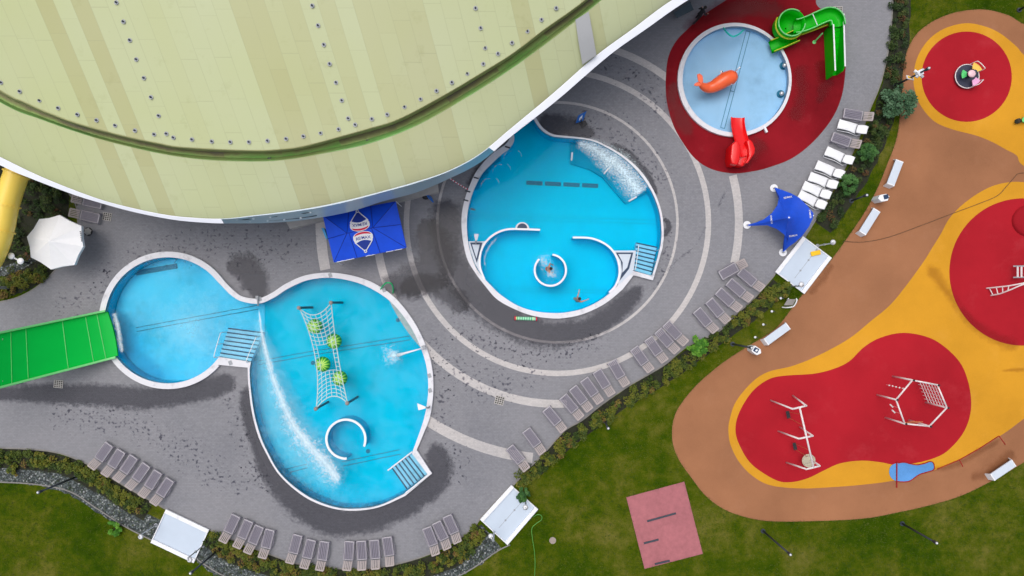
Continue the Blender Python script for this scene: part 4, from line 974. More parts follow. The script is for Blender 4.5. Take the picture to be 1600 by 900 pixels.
for a, b in ((cor[0], r0), (cor[3], r0), (cor[1], r1), (cor[2], r1), (r0, r1), (cor[2].lerp(cor[3], .36), r1.lerp(r0, 0.05)), (cor[2].lerp(cor[3], .68), r0.lerp(r1, .08)), (cor[0].lerp(cor[1], .36), r0), (cor[0].lerp(cor[1], .66), r1), (cor[1].lerp(cor[2], .5), r1), (cor[3].lerp(cor[0], .5), r0)):
    MB().tube(smooth([a + Vector((0, 0, .0)), a.lerp(b, .5) + Vector((0, 0, .0)), b + Vector((0, 0, .0))]), 0.022, 5).build('canopy_seam', M['blue_seam'], t)
for i in range(4):
    a, b = cor[i], cor[(i+1) % 4]; dn = Vector((0, 0, -0.22))
    m = MB(); m.grid([[a, a.lerp(b, .5), b], [a+dn, a.lerp(b, .5)+dn, b+dn]]); m.build('valance', M['blue_fabric'], t)
    MB().tube([(a.x, a.y, 0.02), (a.x, a.y, zE - 0.05)], 0.03, 8).build('leg', M['white'], t)
def on_plane(a, b, c, x, y):
    """point at photo px x,y on the plane abc, lifted 2 cm"""
    n_ = (b-a).cross(c-a).normalized(); o = Vector((0, 0, H)); d = P(x, y, 0) - o
    k = (a-o).dot(n_)/d.dot(n_); p = o + d*k
    return p + (n_ if n_.z > 0 else -n_)*0.035
def logo(base, tri, o, ux, par):
    """balloon mark: o = centre of its band (px), ux = unit vector of reading direction (px)"""
    ux = Vector(ux).normalized(); uy = Vector((-ux.y, ux.x))      # uy points down the balloon
    Q = lambda x, y: on_plane(*tri, o[0] + ux.x*x + uy.x*y, o[1] + ux.y*x + uy.y*y)
    L = 0.004
    def poly(name, pts, mat, lift):
        m = MB(); vs = [m.bm.verts.new(Q(x, y) + Vector((0, 0, lift))) for x, y in pts]; m.bm.faces.new(vs); m.build(name, M[mat], par)
    top = [(15.6*math.cos(a)*1.0, -2.0 - 8.6*math.sin(a)) for a in [PI*k/20 for k in range(21)]]
    band_lo = [(-14.5, 2.6), (-13, 6.2)] ; lower = [(-12.2 + 24.4*k/10, 6.6 - 3.4*math.sin(PI*k/10)) for k in range(11)]
    white = [(15.6, -2.0)] + top[1:-1] + [(-15.6, -2.0), (-15.3, 2.0), (-13.6, 5.6)] + lower + [(13.6, 5.6), (15.3, 2.0)]
    poly('logo_white', white, 'white_print', 0.0)
    red = [(13.0*math.cos(a), -4.2 - 5.4*math.sin(a)) for a in [PI*k/16 for k in range(17)]] + [(-12 + 24*k/8, -4.9 - 1.6*math.sin(PI*k/8)) for k in range(1, 8)]
    poly('logo_red', red, 'red_mark', 0.006)
    blue = [(-11.6, 7.4)] + [(-11.6 + 23.2*k/10, 7.4 - 3.3*math.sin(PI*k/10)) for k in range(1, 10)] + [(11.6, 7.4), (1.6, 18.5), (-1.6, 18.5)]
    poly('logo_blue', blue, 'blue_print', 0.002)
    for s in (-1, 1):
        m = MB(); m.tube([Q(14.0*s, 5.0) , Q(2.0*s, 19.2)], 0.036, 5); m.build('logo_line', M['white_print'], par)
    m = MB(); m.tube([Q(1.9*math.cos(a), 21.0 + 1.9*math.sin(a)) for a in [2*PI*k/14 for k in range(14)]], 0.034, 5, closed=True); m.build('logo_basket', M['white_print'], par)
    me = text_mesh('RE/MAX', 6.4)
    for v in me.vertices:
        x, y = v.co.x*1.02, -v.co.y
        v.co = Q(x, y + 1.2 - 1.6*math.cos(x/16*PI/2)) + Vector((0, 0, 0.012))
    link('lettering', me, M['blue_print'], par)
# the two marks stand head to head across the ridge
logo(None, (cor[2], cor[3], r0), (567.5, 371.5), (0.985, -0.175), cs)
logo(None, (cor[0], cor[1], r1), (562.2, 351.2), (-0.985, 0.175), cn)
for i, u in enumerate((0.12, 0.22, 0.5, 0.78, 0.9)):
    a = cor[2].lerp(cor[3], u); m = MB(); d = (cor[3]-cor[2]).normalized(); m.bar(a - d*0.30 + Vector((0, -.02, -.03)), a + d*0.30 + Vector((0, -.02, -.03)), 0.03, 0.06); m.build('valance_print', M['white_print'], t)
t2 = thing('sign_board', 'small bright blue flat board poking out left of the blue tent', 'sign', P(508, 368))
m = MB(); m.prism([P(x, y, 0.9) for x, y in ((502, 356), (506, 356.5), (511.5, 372), (509, 373))], 0.02, 0.9); m.build('board', M['teal'] if False else pm('sky_blue_panel', (0.02, 0.34, 0.66), 0.4), t2)

SC4 = [(1210, 293.5), (1168, 351.5), (1222.5, 393.5), (1271, 336)]
t = thing('shade_sail', 'bright blue star shaped shade on white footed poles by the upper tray', 'shade sail', P(1230, 342))
pk = P(1233, 340, 2.9)
cyc = [P(1210, 294, 0.3), P(1169, 351, 0.3), P(1223, 393, 0.3), P(1272, 338, 1.9)]
mid = [P(1208, 327, 1.9), P(1222, 364, 1.9), P(1258, 367, 2.2), P(1247, 309, 2.2)]
ctr = [(1210, 294, .35), (1213, 299, .7), (1217, 306, 1.2), (1215, 320, 1.6), (1206, 333, 1.6), (1193, 343, 1.2), (1180, 348, .7), (1168.5, 351, .35), (1169, 353, .35), (1183, 352.5, .7), (1199, 352, 1.2), (1214, 358, 1.6), (1226, 367, 1.6), (1231, 376, 1.2), (1227, 386, .7), (1222.5, 393, .35), (1225, 393, .35), (1232, 386, .7), (1243, 378, 1.2), (1254, 368, 1.8), (1264, 354, 2.0), (1270, 341, 2.0), (1271, 333, 2.0), (1262, 322, 2.0), (1249, 309, 1.8), (1236, 302, 1.2), (1224, 297.5, .7), (1212, 293, .35)]
ring0 = [P(*c) for c in ctr]; rows = []
for k in range(8):
    f = k/8; rows.append([p.lerp(pk, f) + Vector((0, 0, -0.25*math.sin(PI*f) + 0.25*f*(1-f))) for p in ring0])
m = MB(); m.grid(rows, True); tv = m.bm.verts.new(pk); m.bm.verts.ensure_lookup_table(); nn = len(ring0); last = list(m.bm.verts)[7*nn:8*nn]
for i in range(nn): m.bm.faces.new((last[i], last[(i+1) % nn], tv))
sail = m.build('sail', M['blue_shade'], t, True)
for x, y in ((1209, 294), (1167, 351.5), (1223, 394.5)):
    MB().cyl(P(x, y, 0.025), 0.27, 0.06, 20).build('anchor_foot', M['white'], t); MB().cyl(P(x, y, 0.08), 0.05, 0.3, 8).build('anchor_bolt', M['greymetal'], t)
MB().tube([P(1233, 340, 0.02), P(1233, 340, 2.88)], 0.05, 10).build('mast', M['white'], t)
MB().tube([P(1271, 337, 0.02), P(1271, 337, 2.0)], 0.04, 10).build('mast', M['white'], t)
def sail_pt(x, y):
    o = Vector((0, 0, H)); d = P(x, y, 0) - o; d.normalize()
    hit, loc, nrm, _ = sail.ray_cast(o - wloc(sail), d)
    return (loc + wloc(sail) + Vector((0, 0, 0.05))) if hit else P(x, y, 2.0)
bpy.context.view_layer.update()
for (x, y, a) in ((1230.5, 308.5, 10), (1205, 343, 97), (1239, 368.5, 10), (1265.5, 334.5, 97)):
    me = text_mesh('RE/MAX', 3.6)
    ca, sa = math.cos(R(a)), math.sin(R(a))
    for v in me.vertices:
        lx, ly = v.co.x*1.05, v.co.y*1.1
        v.co = sail_pt(x + lx*ca - ly*sa, y - (lx*sa + ly*ca))
    link('lettering', me, M['white_print'], sail)

# ------------------------------------------------------------------ shower trays and shower posts
def tray(label, pts, deck_edge, line=True):
    """pts: four photo corners, first two = deck side edge"""
    t = thing('shower_tray', label, 'shower tray', P(*pts[0]))
    a, b, c, d = [Vector(p) for p in pts]
    m = MB(); m.prism([P(p.x, p.y, 0.10) for p in (a, b, c, d)], 0.0, 0.10); m.build('tray_floor', M['tray'], t)
    def kerb(p, q, inn, w, h):
        m = MB(); m.prism([P(x.x, x.y, h) for x in (p, q, q + inn*w, p + inn*w)], 0.09, h); m.build('tray_kerb', M['white'], t, bevel=0.02)
    n1 = ((d-a)+(c-b)).normalized(); n2 = ((b-a)+(c-d)).normalized()
    kerb(a, b, n1, 6.2, 0.24); kerb(d, c, -n1, 6.2, 0.24)
    kerb(a + n1*6.5, d - n1*6.5, n2, 1.6, 0.16); kerb(b + n1*6.5, c - n1*6.5, -n2, 1.6, 0.16)
    if line:
        p, q = a.lerp(d, .52), b.lerp(c, .52); m = MB(); m.bar(P(*p.lerp(q, .06), 0.104), P(*p.lerp(q, .85), 0.104), 0.025, 0.01)
        for f in (0.06, 0.35, 0.64): x = p.lerp(q, f); m.cyl(P(x.x, x.y, 0.1), 0.07, 0.015, 10)
        m.build('tray_drain', M['greymetal'], t)
    return t
tray('white shower tray with a yellow cloth beside the blue star shade', [(1255, 369), (1211.5, 425), (1257, 459.5), (1300, 403)], 0)
tray('white shower tray at the lower middle with a long green hose trailing from it', [(799, 758), (750, 812), (793, 852), (841, 796)], 0)
tray('plain white shower tray between the lower left hedges', [(259, 796), (326.5, 828), (302.5, 880), (235, 848)], 0, False)
def shower(label, base, head, hz=2.2, ch=False):
    b = P(base[0], base[1], 0.0); h = P(head[0], head[1], hz)
    t = thing('shower_post', label, 'shower', b)
    d = Vector((h.x-b.x, h.y-b.y, 0))
    MB().tube(smooth([b, b + Vector((0, 0, hz*.6)), b + Vector((0, 0, hz-0.05)), b + d*0.25 + Vector((0, 0, hz+.08)), b + d*.8 + Vector((0, 0, hz+.08)), b + d + Vector((0, 0, hz))]), 0.045, 8).build('pipe', M['steel'], t, True)
    m = MB(); m.tube([h + Vector((0, 0, 0.06)), h - Vector((0, 0, 0.03))], [0.10, 0.19], 16); m.build('shower_head', M['white'], t, True)
    MB().box(b + Vector((0, 0, 1.1)), (0.12, 0.12, 0.16)).build('valve', M['greymetal'], t)
    MB().cyl(b, 0.13, 0.05, 14).build('base_plate', M['greymetal'], t)
shower('shower post on the lawn side of the tray with the yellow cloth', (1277, 384), (1302, 378.5))
shower('shower post leaning over the lower edge of the tray with the yellow cloth', (1234, 447.5), (1252.5, 444.5))
shower('shower post by the green shrub at the lower middle tray', (821, 781), (821, 793))
shower('shower post at the left edge of the lower middle tray', (772, 829), (767, 838))
shower('shower post on the gravel left of the plain white tray', (244, 820), (219.5, 839))
shower('shower post on the right side of the plain white tray', (317, 853), (296, 875))
t = tag(MB().box(P(1274.5, 395.5, 0.16), (0.68, 0.32, 0.09), R(12)).build('cloth', M['yellow_cloth'], bevel=0.03), 'bright yellow cloth lying on the upper shower tray', 'cloth')

# ------------------------------------------------------------------ paddling pool toys
def tube_body(par, name, pts, radii, mat, flat=1.0, n=16):
    m = MB(); ps = smooth(pts, n=5); k = len(ps); rs = []
    for i in range(k):
        q = i/(k-1)*(len(radii)-1); j = min(int(q), len(radii)-2); rs.append(radii[j] + (radii[j+1]-radii[j])*(q-j))
    m.tube(ps, rs, n)
    return m.build(name, mat, par, True)
t = thing('whale_figure', 'orange whale with white eyes standing in the paddling pool', 'whale figure', P(1125, 128))
tube_body(t, 'body', [P(1150.5, 118, .8), P(1148.5, 118.5, .82), P(1143, 120.5, .88), P(1134, 124, .95), P(1124, 130, .9), P(1114, 135.5, .8), P(1105, 137, .85), P(1098, 134.5, 1.1), P(1094, 130, 1.35)], [0.05, .33, .50, .52, .48, .42, .34, .24, .13], M['orange'])
m = MB()
for s in (0, 1):
    pts_ = [(1095.5, 132), (1090.5, 126), (1089, 116.5), (1093, 115), (1097.5, 119), (1098.5, 127)] if s == 0 else [(1096, 132), (1091, 127.5), (1085.5, 130.5), (1084.5, 133.5), (1089, 134.5), (1094, 134)]
    m.prism([P(x, y, 1.4) for x, y in pts_], 1.36 - .05*s, 1.46 - .05*s)
m.build('tail_fluke', M['orange'], t, bevel=0.02)
for x, y in ((1127, 112.5), (1142.5, 130.5)):
    m_ = MB(); m_.sphere(P(x, y, 1.02), 0.10); o_ = m_.build('eye', M['white'], t, True)
    m_ = MB(); m_.sphere(P(x, y, 1.02) + Vector((0.05, 0, 0.05)), 0.055); m_.build('pupil', M['black'], o_, True)
m = MB(); m.tube([P(1147, 113, 1.2), P(1153, 108, 1.7), P(1156.5, 104.5, 1.8)], [0.03, 0.035, 0.05], 8); m.build('spout', M['white'], t, True)
tube_body(t, 'belly_stand', [P(1134, 127, 0.0), P(1134, 125, .5)], [.35, .3], M['orange'])

def trough(par, name, path, wid, wall, mat, edge=None, n=5, thick=0.05):
    """open chute: path of (px, py, z) centre line of the bed"""
    C = smooth([P(*p) for p in path], n=n); m_ = len(C); rows = []; tl, tr = [], []
    for i, p in enumerate(C):
        d = C[min(i+1, m_-1)] - C[max(i-1, 0)]; d.z = 0; d.normalize(); nr = Vector((-d.y, d.x, 0)); h = wid/2
        up = Vector((0, 0, wall))
        row = [p + nr*h*1.06 + up, p + nr*h + up*.45, p + nr*h*.78 + up*.08, p + nr*h*.35, p - nr*h*.35, p - nr*h*.78 + up*.08, p - nr*h + up*.45, p - nr*h*1.06 + up]
        out = [p - nr*(h*1.06+thick) + up, p - nr*(h+thick) - Vector((0, 0, .06)), p + nr*(h+thick) - Vector((0, 0, .06)), p + nr*(h*1.06+thick) + up]
        rows.append(row + out); tl.append(row[0]); tr.append(row[7])
    m = MB(); m.grid([r + [r[0]] for r in rows]); bmesh.ops.remove_doubles(m.bm, verts=m.bm.verts, dist=0.001)
    o = m.build(name, mat, par, True)
    if edge:
        for L in (tl, tr): MB().tube([q + Vector((0, 0, .01)) for q in L], 0.045, 6).build('chute_edge', edge, par, True)
    return o
t = thing('red_slide', 'small glossy red children slide ending in the paddling pool', 'slide', P(1160, 240))
trough(t, 'chute', [(1166, 243, 1.0), (1162, 232, .95), (1157.5, 218, .65), (1153.5, 203, .35), (1152, 192, .22), (1152, 184, .18)], 0.80, 0.16, M['red_slide'])
for cx, pts_ in ((0, [(1143, 226), (1149, 220), (1154, 221), (1157, 232), (1156, 250), (1152, 258), (1143, 256), (1141, 246)]), (1, [(1166, 220), (1171, 217), (1176, 222), (1180, 232), (1179, 240), (1172, 250), (1168, 256), (1164, 255), (1170, 244), (1169, 232)])):
    m = MB(); m.prism([P(x, y, 1.3) for x, y in pts_], 0.02, 1.35); m.build('side_cheek', M['red_slide'], t, True, bevel=0.09)
m = MB(); m.prism([P(x, y, .8) for x, y in ((1152, 258), (1155, 238), (1170, 238), (1166, 257), (1160, 260))], 0.02, 0.85); m.build('ladder_block', M['red_slide'], t, True, bevel=0.08)

t = thing('spiral_slide', 'bright green children slide with spiral bowl and walled ramp', 'slide', P(1280, 50))
trough(t, 'exit_chute', [(1243, 57.5, .50), (1234, 61.5, .46), (1223, 66.5, .38), (1209, 72.5, .26), (1204, 74.5, .22)], 0.74, 0.34, M['green_kid'], M['yellow_edge'])
# bowl
cb = (1235, 37.5); m = MB(); rows = []
for r, z in ((0.05, .40), (0.35, .42), (0.60, .52), (0.80, .85), (0.88, 1.45), (0.93, 1.45), (0.95, .40)):
    c0 = P(cb[0], cb[1], 1.2); rows.append([Vector((c0.x + r*math.cos(2*PI*k/36), c0.y + r*math.sin(2*PI*k/36), z)) for k in range(36)])
m.grid(rows, True); m.build('bowl', M['green_kid'], t, True)
c0 = P(cb[0], cb[1], 1.2)
MB().tube([Vector((c0.x + .91*math.cos(R(a)), c0.y + .91*math.sin(R(a)), 1.46)) for a in range(55, 365, 10)], 0.05, 6).build('bowl_edge', M['green_pale'], t, True)
MB().tube([Vector((c0.x + .97*math.cos(R(a)), c0.y + .97*math.sin(R(a)), 1.10)) for a in range(150, 370, 10)], 0.07, 6).build('bowl_trim', M['yellow_edge'], t, True)
trough(t, 'upper_chute', [(1306, 42, 1.15), (1304.5, 33, 1.14), (1299, 27, 1.13), (1290, 26, 1.1), (1277, 31, 1.08), (1262, 38, 1.02), (1248, 43, .95), (1240, 44, .88)], 0.84, 0.42, M['green_kid'], M['green_pale'])
MB().tube([P(1300, 39, 1.0), P(1290, 39.5, .98), P(1270, 47.5, .92), P(1252, 54, .85)], 0.06, 6).build('chute_trim', M['yellow_edge'], t, True)
MB().tube([P(1270, 22, 1.56), P(1277, 39, 1.50)], 0.03, 6).build('chute_joint', M['white'], t)
for (g0, g1), lab in (((( 1291.5, 124.5), (1288.0, 50)), 'l'), (((1306.5, 118), (1303.5, 34)), 'r')):
    a, b = P(*g0, 0.02), P(*g1, 0.02); m = MB()
    h0, h1 = 1.28, 1.32
    d = (b-a).normalized(); nr = Vector((-d.y, d.x, 0))*0.05
    vs = [a, b, b + Vector((0, 0, h1)), a + d*0.25 + Vector((0, 0, h0)), a + Vector((0, 0, h0*.7))]
    f = [m.bm.verts.new(v - nr) for v in vs]; g = [m.bm.verts.new(v + nr) for v in vs]
    m.bm.faces.new(f); m.bm.faces.new(g[::-1])
    for i in range(5): m.bm.faces.new((f[i], f[(i+1) % 5], g[(i+1) % 5], g[i]))
    m.build('stair_wall', M['green_kid'], t)
    MB().bar(a + d*0.2 + Vector((0, 0, h0 + .03)), b + Vector((0, 0, h1 + .03)), 0.09, 0.05).build('handrail', M['white'], t)
ra = [P(x, y, .02) for x, y in ((1292.4, 121), (1305.4, 117.5), (1302.9, 42), (1289.2, 46))]; m = MB()
lo = [m.bm.verts.new(p) for p in ra]; hi = [m.bm.verts.new(p + Vector((0, 0, h_))) for p, h_ in zip(ra, (.04, .04, 1.08, 1.08))]
m.bm.faces.new(hi); m.bm.faces.new(lo[::-1])
for i in range(4): m.bm.faces.new((lo[i], lo[(i+1) % 4], hi[(i+1) % 4], hi[i]))
m.build('stair_ramp', M['green_kid'], t)
m = MB()
for i in range(9):
    f = (i+.5)/9; p, q = ra[0].lerp(ra[3], f), ra[1].lerp(ra[2], f); up = Vector((0, 0, .06 + 1.04*f)); m.bar(p + up, q + up, .05, .03)
m.build('ramp_cleat', M['green_kid'], t)
MB().tube([P(1285, 52, .8), P(1272, 66, .02)], 0.05, 8).build('support_leg', M['green_pale'], t); MB().cyl(P(1272, 66, .03), 0.13, 0.03, 12).build('leg_plate', M['green_pale'], t)
MB().tube([P(1236, 38, 0.02), P(1236, 38, .36)], 0.12, 10).build('bowl_post', M['greymetal'], t)
t = tag(MB().tube(smooth([P(1131.5, 44, 0.25), P(1131, 44, .6), P(1136, 51, 1.0), P(1145, 57, 1.15), P(1155, 53, 1.0), P(1162, 46.5, .6), P(1162, 47, .2)]), 0.055, 8).build('spray_arch', M['teal'], None, True), 'turquoise spray arch at the top edge of the paddling pool', 'spray arch')
t = tag(MB().tube(smooth([P(594.5, 452, 0.2), P(598, 447, .7), P(604, 442, 1.0), (P(611, 443, .95)), P(614, 449, .6), P(614, 458, 0.05)]), 0.05, 8).build('spray_arch', pm('green_pipe', (0.0, 0.42, 0.13), .35), None, True), 'green bent pipe arch over the top right edge of the large pool', 'pipe arch')
def fan_spout(label, base, fan, mat='white'):
    b = P(*base, 0.25); f = [P(x, y, 1.0) for x, y in fan]; t = thing('fan_spout', label, 'water spout', b)
    mid_ = (f[0]+f[1])/2
    MB().tube(smooth([b, b + Vector((0, 0, .6)), P(*fan[2], 1.02)]), 0.06, 8).build('pipe', M['greymetal'], t, True)
    m = MB(); q = P(*fan[2], 1.0); d = (f[1]-f[0]).normalized()*0.06
    vs = [q-d, q+d, f[1], f[0]]; lo = [m.bm.verts.new(v) for v in vs]; hi = [m.bm.verts.new(v + Vector((0, 0, .05))) for v in vs]
    m.bm.faces.new(hi); m.bm.faces.new(lo[::-1])
    for i in range(4): m.bm.faces.new((lo[i], lo[(i+1) % 4], hi[(i+1) % 4], hi[i]))
    m.build('fan', M[mat], t)
fan_spout('white fan shaped spout on the right wall of the large pool', (671, 635), [(652, 630), (654, 641), (665, 636.5)])
fan_spout('pale fan spout on the left wedge of the round deep pool', (744, 380), [(740.5, 365.5), (748.5, 365.5), (744, 376)], 'white_bench')
t = thing('spout_bar', 'white jet of water spouting from the right wall towards the splash', 'water spout', P(660, 544))
MB().tube([P(662, 543.5, 0.5), P(648, 547.5, .62), P(632, 552, .45), P(622, 555, .15)], [0.045, .05, .08, .14], 10).build('jet', M['white'], t, True)
MB().box(P(663, 543, .40), (0.2, 0.26, 0.3), R(12)).build('nozzle', M['greymetal'], t)
t = thing('jet_nozzle', 'small grey nozzle at the pinch of the large pool feeding the foam trail', 'nozzle', P(403, 470))
MB().tube([P(402, 464, .4), P(403.5, 478, .3)], 0.06, 8).build('pipe', M['greymetal'], t, True); MB().box(P(402, 465, .34), (.2, .25, .16)).build('mount', M['greymetal'], t)

# rope net with four melons
NP = [(467.5, 481, 2.0), (517.5, 473, 2.0), (543, 630, 2.0), (494, 638.5, 2.0)]
t = thing('rope_net', 'pale rope net stretched between four grey posts over the large pool', 'rope net', P(506, 556))
for k, (x, y, z) in enumerate(NP):
    q = P(x, y, z); q0 = Vector((q.x, q.y, -1.0))
    MB().tube([q0, q], 0.085, 10).build('post', M['darksteel'], t); MB().sphere(q + Vector((0, 0, .08)), 0.14).build('post_cap', M['timber'], t, True)
def net_pt(u, v):
    # u across (0..1), v along (0 top .. 1 bottom); sides bow inward, ends bow inward
    a, b, c, d = [Vector(p) for p in NP]
    top = a.lerp(b, u); bot = d.lerp(c, u); p = top.lerp(bot, v)
    sag = 4*v*(1-v)
    left, right = a.lerp(d, v), b.lerp(c, v)
    p.y += (17*4*u*(1-u))*(1-2*v)*(1 if True else 0)*(abs(1-2*v)**1.5 if False else 1)*0.88*(1 if v < 0.5 else 1)
    p.x += ((1-u)*12 - u*3)*sag
    p.z = 1.95 - 0.75*sag - 0.25*4*u*(1-u)
    return P(p.x, p.y, p.z)
m = MB(); nu, nv = 6, 22
for i in range(nu+1):
    if i in (2, 3, 4):
        for v0, v1 in ((0, 8), (15, 22)): m.tube([net_pt(i/nu, k/nv) for k in range(v0, v1+1)], 0.022, 4)
    else: m.tube([net_pt(i/nu, k/nv) for k in range(nv+1)], 0.034 if i in (0, nu) else 0.022, 4)
for k in range(nv+1):
    if 8 < k < 15:
        m.tube([net_pt(x, k/nv) for x in (0, 1/nu)], 0.022, 4); m.tube([net_pt(x, k/nv) for x in (1-1/nu, 1)], 0.022, 4)
    else: m.tube([net_pt(i/12, k/nv) for i in range(13)], 0.034 if k in (0, nv) else 0.022, 4)
m.build('net', M['rope'], t)
def melon_mat():
    m, n, b = node_mat('melon_rind'); v = objvec(n); sx = N(n, 'ShaderNodeSeparateXYZ'); n.links.new(v, sx.inputs[0])
    an = mth(n, 'ARCTAN2', sx.outputs[1], sx.outputs[0])
    wob = mth(n, 'MULTIPLY', noise(n, v, 6, 3), 1.6)
    st = mth(n, 'SINE', mth(n, 'ADD', mth(n, 'MULTIPLY', an, 13), wob))
    rad = mth(n, 'SQRT', mth(n, 'ADD', mth(n, 'MULTIPLY', sx.outputs[0], sx.outputs[0]), mth(n, 'MULTIPLY', sx.outputs[1], sx.outputs[1])))
    k = mth(n, 'ADD', mth(n, 'MULTIPLY', st, 0.28), mth(n, 'SUBTRACT', 1.05, mth(n, 'MULTIPLY', rad, 1.7)))
    col = ramp(n, k, [(0.05, (0.012, 0.22, 0.03)), (0.35, (0.05, 0.46, 0.05)), (0.55, (0.34, 0.68, 0.06)), (0.85, (0.58, 0.82, 0.18))])
    n.links.new(col, b.inputs['Base Color']); b.inputs['Roughness'].default_value = 0.35; return m
M['melon'] = melon_mat()
for (x, y), lab in zip(((492, 510), (522, 533), (504.5, 569), (531, 591)), ('upper left', 'upper right', 'lower left', 'lower right')):
    c = P(x, y, 0.35); t = thing('melon_float', 'green striped melon shaped float, %s of the four under the net' % lab, 'melon float', (c.x, c.y, 0.35), 'melon floats under the rope net')
    m = MB(); m.sphere(c, 0.535, (1, 1, 0.82), 32, 16); m.build('melon', M['melon'], t, True)
    m = MB(); m.cyl(c + Vector((0, 0, 0.42)), 0.07, 0.06, 8); m.build('stem', M['green_pale'], t)

# ------------------------------------------------------------------ play equipment
def frame_bar(par, name, a, b, r=0.055, mat='play_white'):
    return MB().tube([a, b], r, 8).build(name, M[mat], par, True)
t = thing('swing_set', 'white three frame swing set on the red peanut shaped ground', 'swing set', P(1245, 680))
HB = 2.45
def aframe(f1, f2, t1, t2):
    a, b = P(*t1, HB), P(*t2, HB); frame_bar(t, 'leg', P(*f1, .02), a, .06); frame_bar(t, 'leg', P(*f2, .02), b, .06); frame_bar(t, 'cross_beam', a, b, .065)
aframe((1204, 625.5), (1238.5, 618), (1238.5, 639), (1260, 634))
aframe((1216, 673.5), (1249.5, 667), (1248, 685.5), (1270, 681))
aframe((1228.5, 722.5), (1263, 715), (1260, 733), (1281, 728))
frame_bar(t, 'top_beam', P(1249.5, 637, HB + .02), P(1271, 730, HB + .02), 0.065)
def swing_seat(label, s, hang):
    q = thing('belt_swing', label, 'swing', P(*s, .55))
    c = P(*s, .55); MB().box(c, (0.24, 0.52, 0.05), R(12)).build('seat', M['navy'] if False else M['black'], q, bevel=0.02)
    for k, h in enumerate(hang):
        MB().tube([c + Vector((0.03, 0.2*(1 if k == 0 else -1), .03)), P(*h, HB - .06)], 0.016, 5).build('rope', M['orange_rope'], q)
swing_seat('black swing seat on orange ropes between the upper two frames', (1231.5, 648), ((1250, 647), (1255, 665)))
swing_seat('black swing seat on orange ropes between the lower two frames', (1242, 697.5), ((1261, 702), (1262, 714)))
q = thing('nest_swing', 'round cream nest swing under the lowest swing frame', 'swing', P(1263, 719.5, .6))
c = P(1263, 719.5, .6); m = MB(); m.tube([c, c + Vector((0, 0, .06))], [.40, .41], 28); m.build('seat', M['cream'], q)
m = MB(); m.tube([c + Vector((.42*math.cos(2*PI*k/32), .42*math.sin(2*PI*k/32), .06)) for k in range(32)], .05, 8, True); m.build('ring', M['cream'], q, True)
for a in (40, 140, 220, 320): MB().tube([c + Vector((.4*math.cos(R(a)), .4*math.sin(R(a)), .08)), P(1268 + (1.5 if a < 180 else 2.5), 712 + (0 if a in (40, 140) else 8), HB-.06)], 0.014, 5).build('rope', M['rope'], q)

t = thing('climbing_frame', 'white hexagonal climbing frame with a rope net on the red ground', 'climbing frame', P(1425, 625))
HX = 2.4
HT = [(1425.5, 594), (1464.5, 601.5), (1479.5, 637), (1452, 666), (1413.5, 662), (1400, 624.5)]
feet = []
for x, y in HT:
    q = P(x, y, HX); feet.append(Vector((q.x, q.y, 0.02)))
for i, (x, y) in enumerate(HT):
    q = P(x, y, HX); MB().tube([feet[i], q + Vector((0, 0, .1))], .06, 8).build('post', M['play_white'], t, True)
    MB().sphere(q + Vector((0.03, 0, .14)), .075, u=8, v=6).build('post_cap', M['black'], t)
    x2, y2 = HT[(i+1) % 6]; MB().tube([q, P(x2, y2, HX)], .055, 8).build('top_bar', M['play_white'], t, True)
for i in (1,):
    pa, pb = P(*HT[1], HX), P(*HT[2], HX); fa, fb = Vector((pa.x, pa.y, .1)), Vector((pb.x, pb.y, .1)); m = MB()
    for k in range(1, 6): m.tube([pa.lerp(pb, k/6), fa.lerp(fb, k/6)], .022, 5)
    for k in range(1, 7): m.tube([pa.lerp(fa, k/7), pb.lerp(fb, k/7)], .022, 5)
    m.build('climbing_net', M['play_white'], t)
pa, pb = P(*HT[5], HX), P(*HT[0], HX); mm = pa.lerp(pb, .55)
m = MB()
for k in range(5): m.sphere(Vector((mm.x, mm.y, 0.5 + .42*k)), .06, u=8, v=6)
m.tube([(mm.x, mm.y, .1), (mm.x, mm.y, HX)], .008, 4); m.build('knotted_rope', M['play_white'], t)
pa, pb = P(*HT[4], HX), P(*HT[5], HX)
for f in (.42, .66):
    q = pa.lerp(pb, f); m = MB(); m.tube([(q.x - .1, q.y + .1, 1.5), (q.x + .1, q.y - .1, 1.5)], .05, 6); m.build('gym_ring', M['play_white'], t)
    MB().tube([(q.x, q.y, 1.55), (q.x, q.y, HX)], .01, 4).build('ring_strap', M['play_white'], t)
pa, pb = P(*HT[3], HX), P(*HT[4], HX); m = MB()
for k in range(2, 6):
    f = k/6.5; m.tube([(pa.lerp(pb, f).x, pa.lerp(pb, f).y, 1.3 + .1*k), (pa.lerp(pb, f).x + .5, pa.lerp(pb, f).y + .12, 1.5 + .1*k)], .035, 6)
m.build('rung', M['orange_rope'], t)

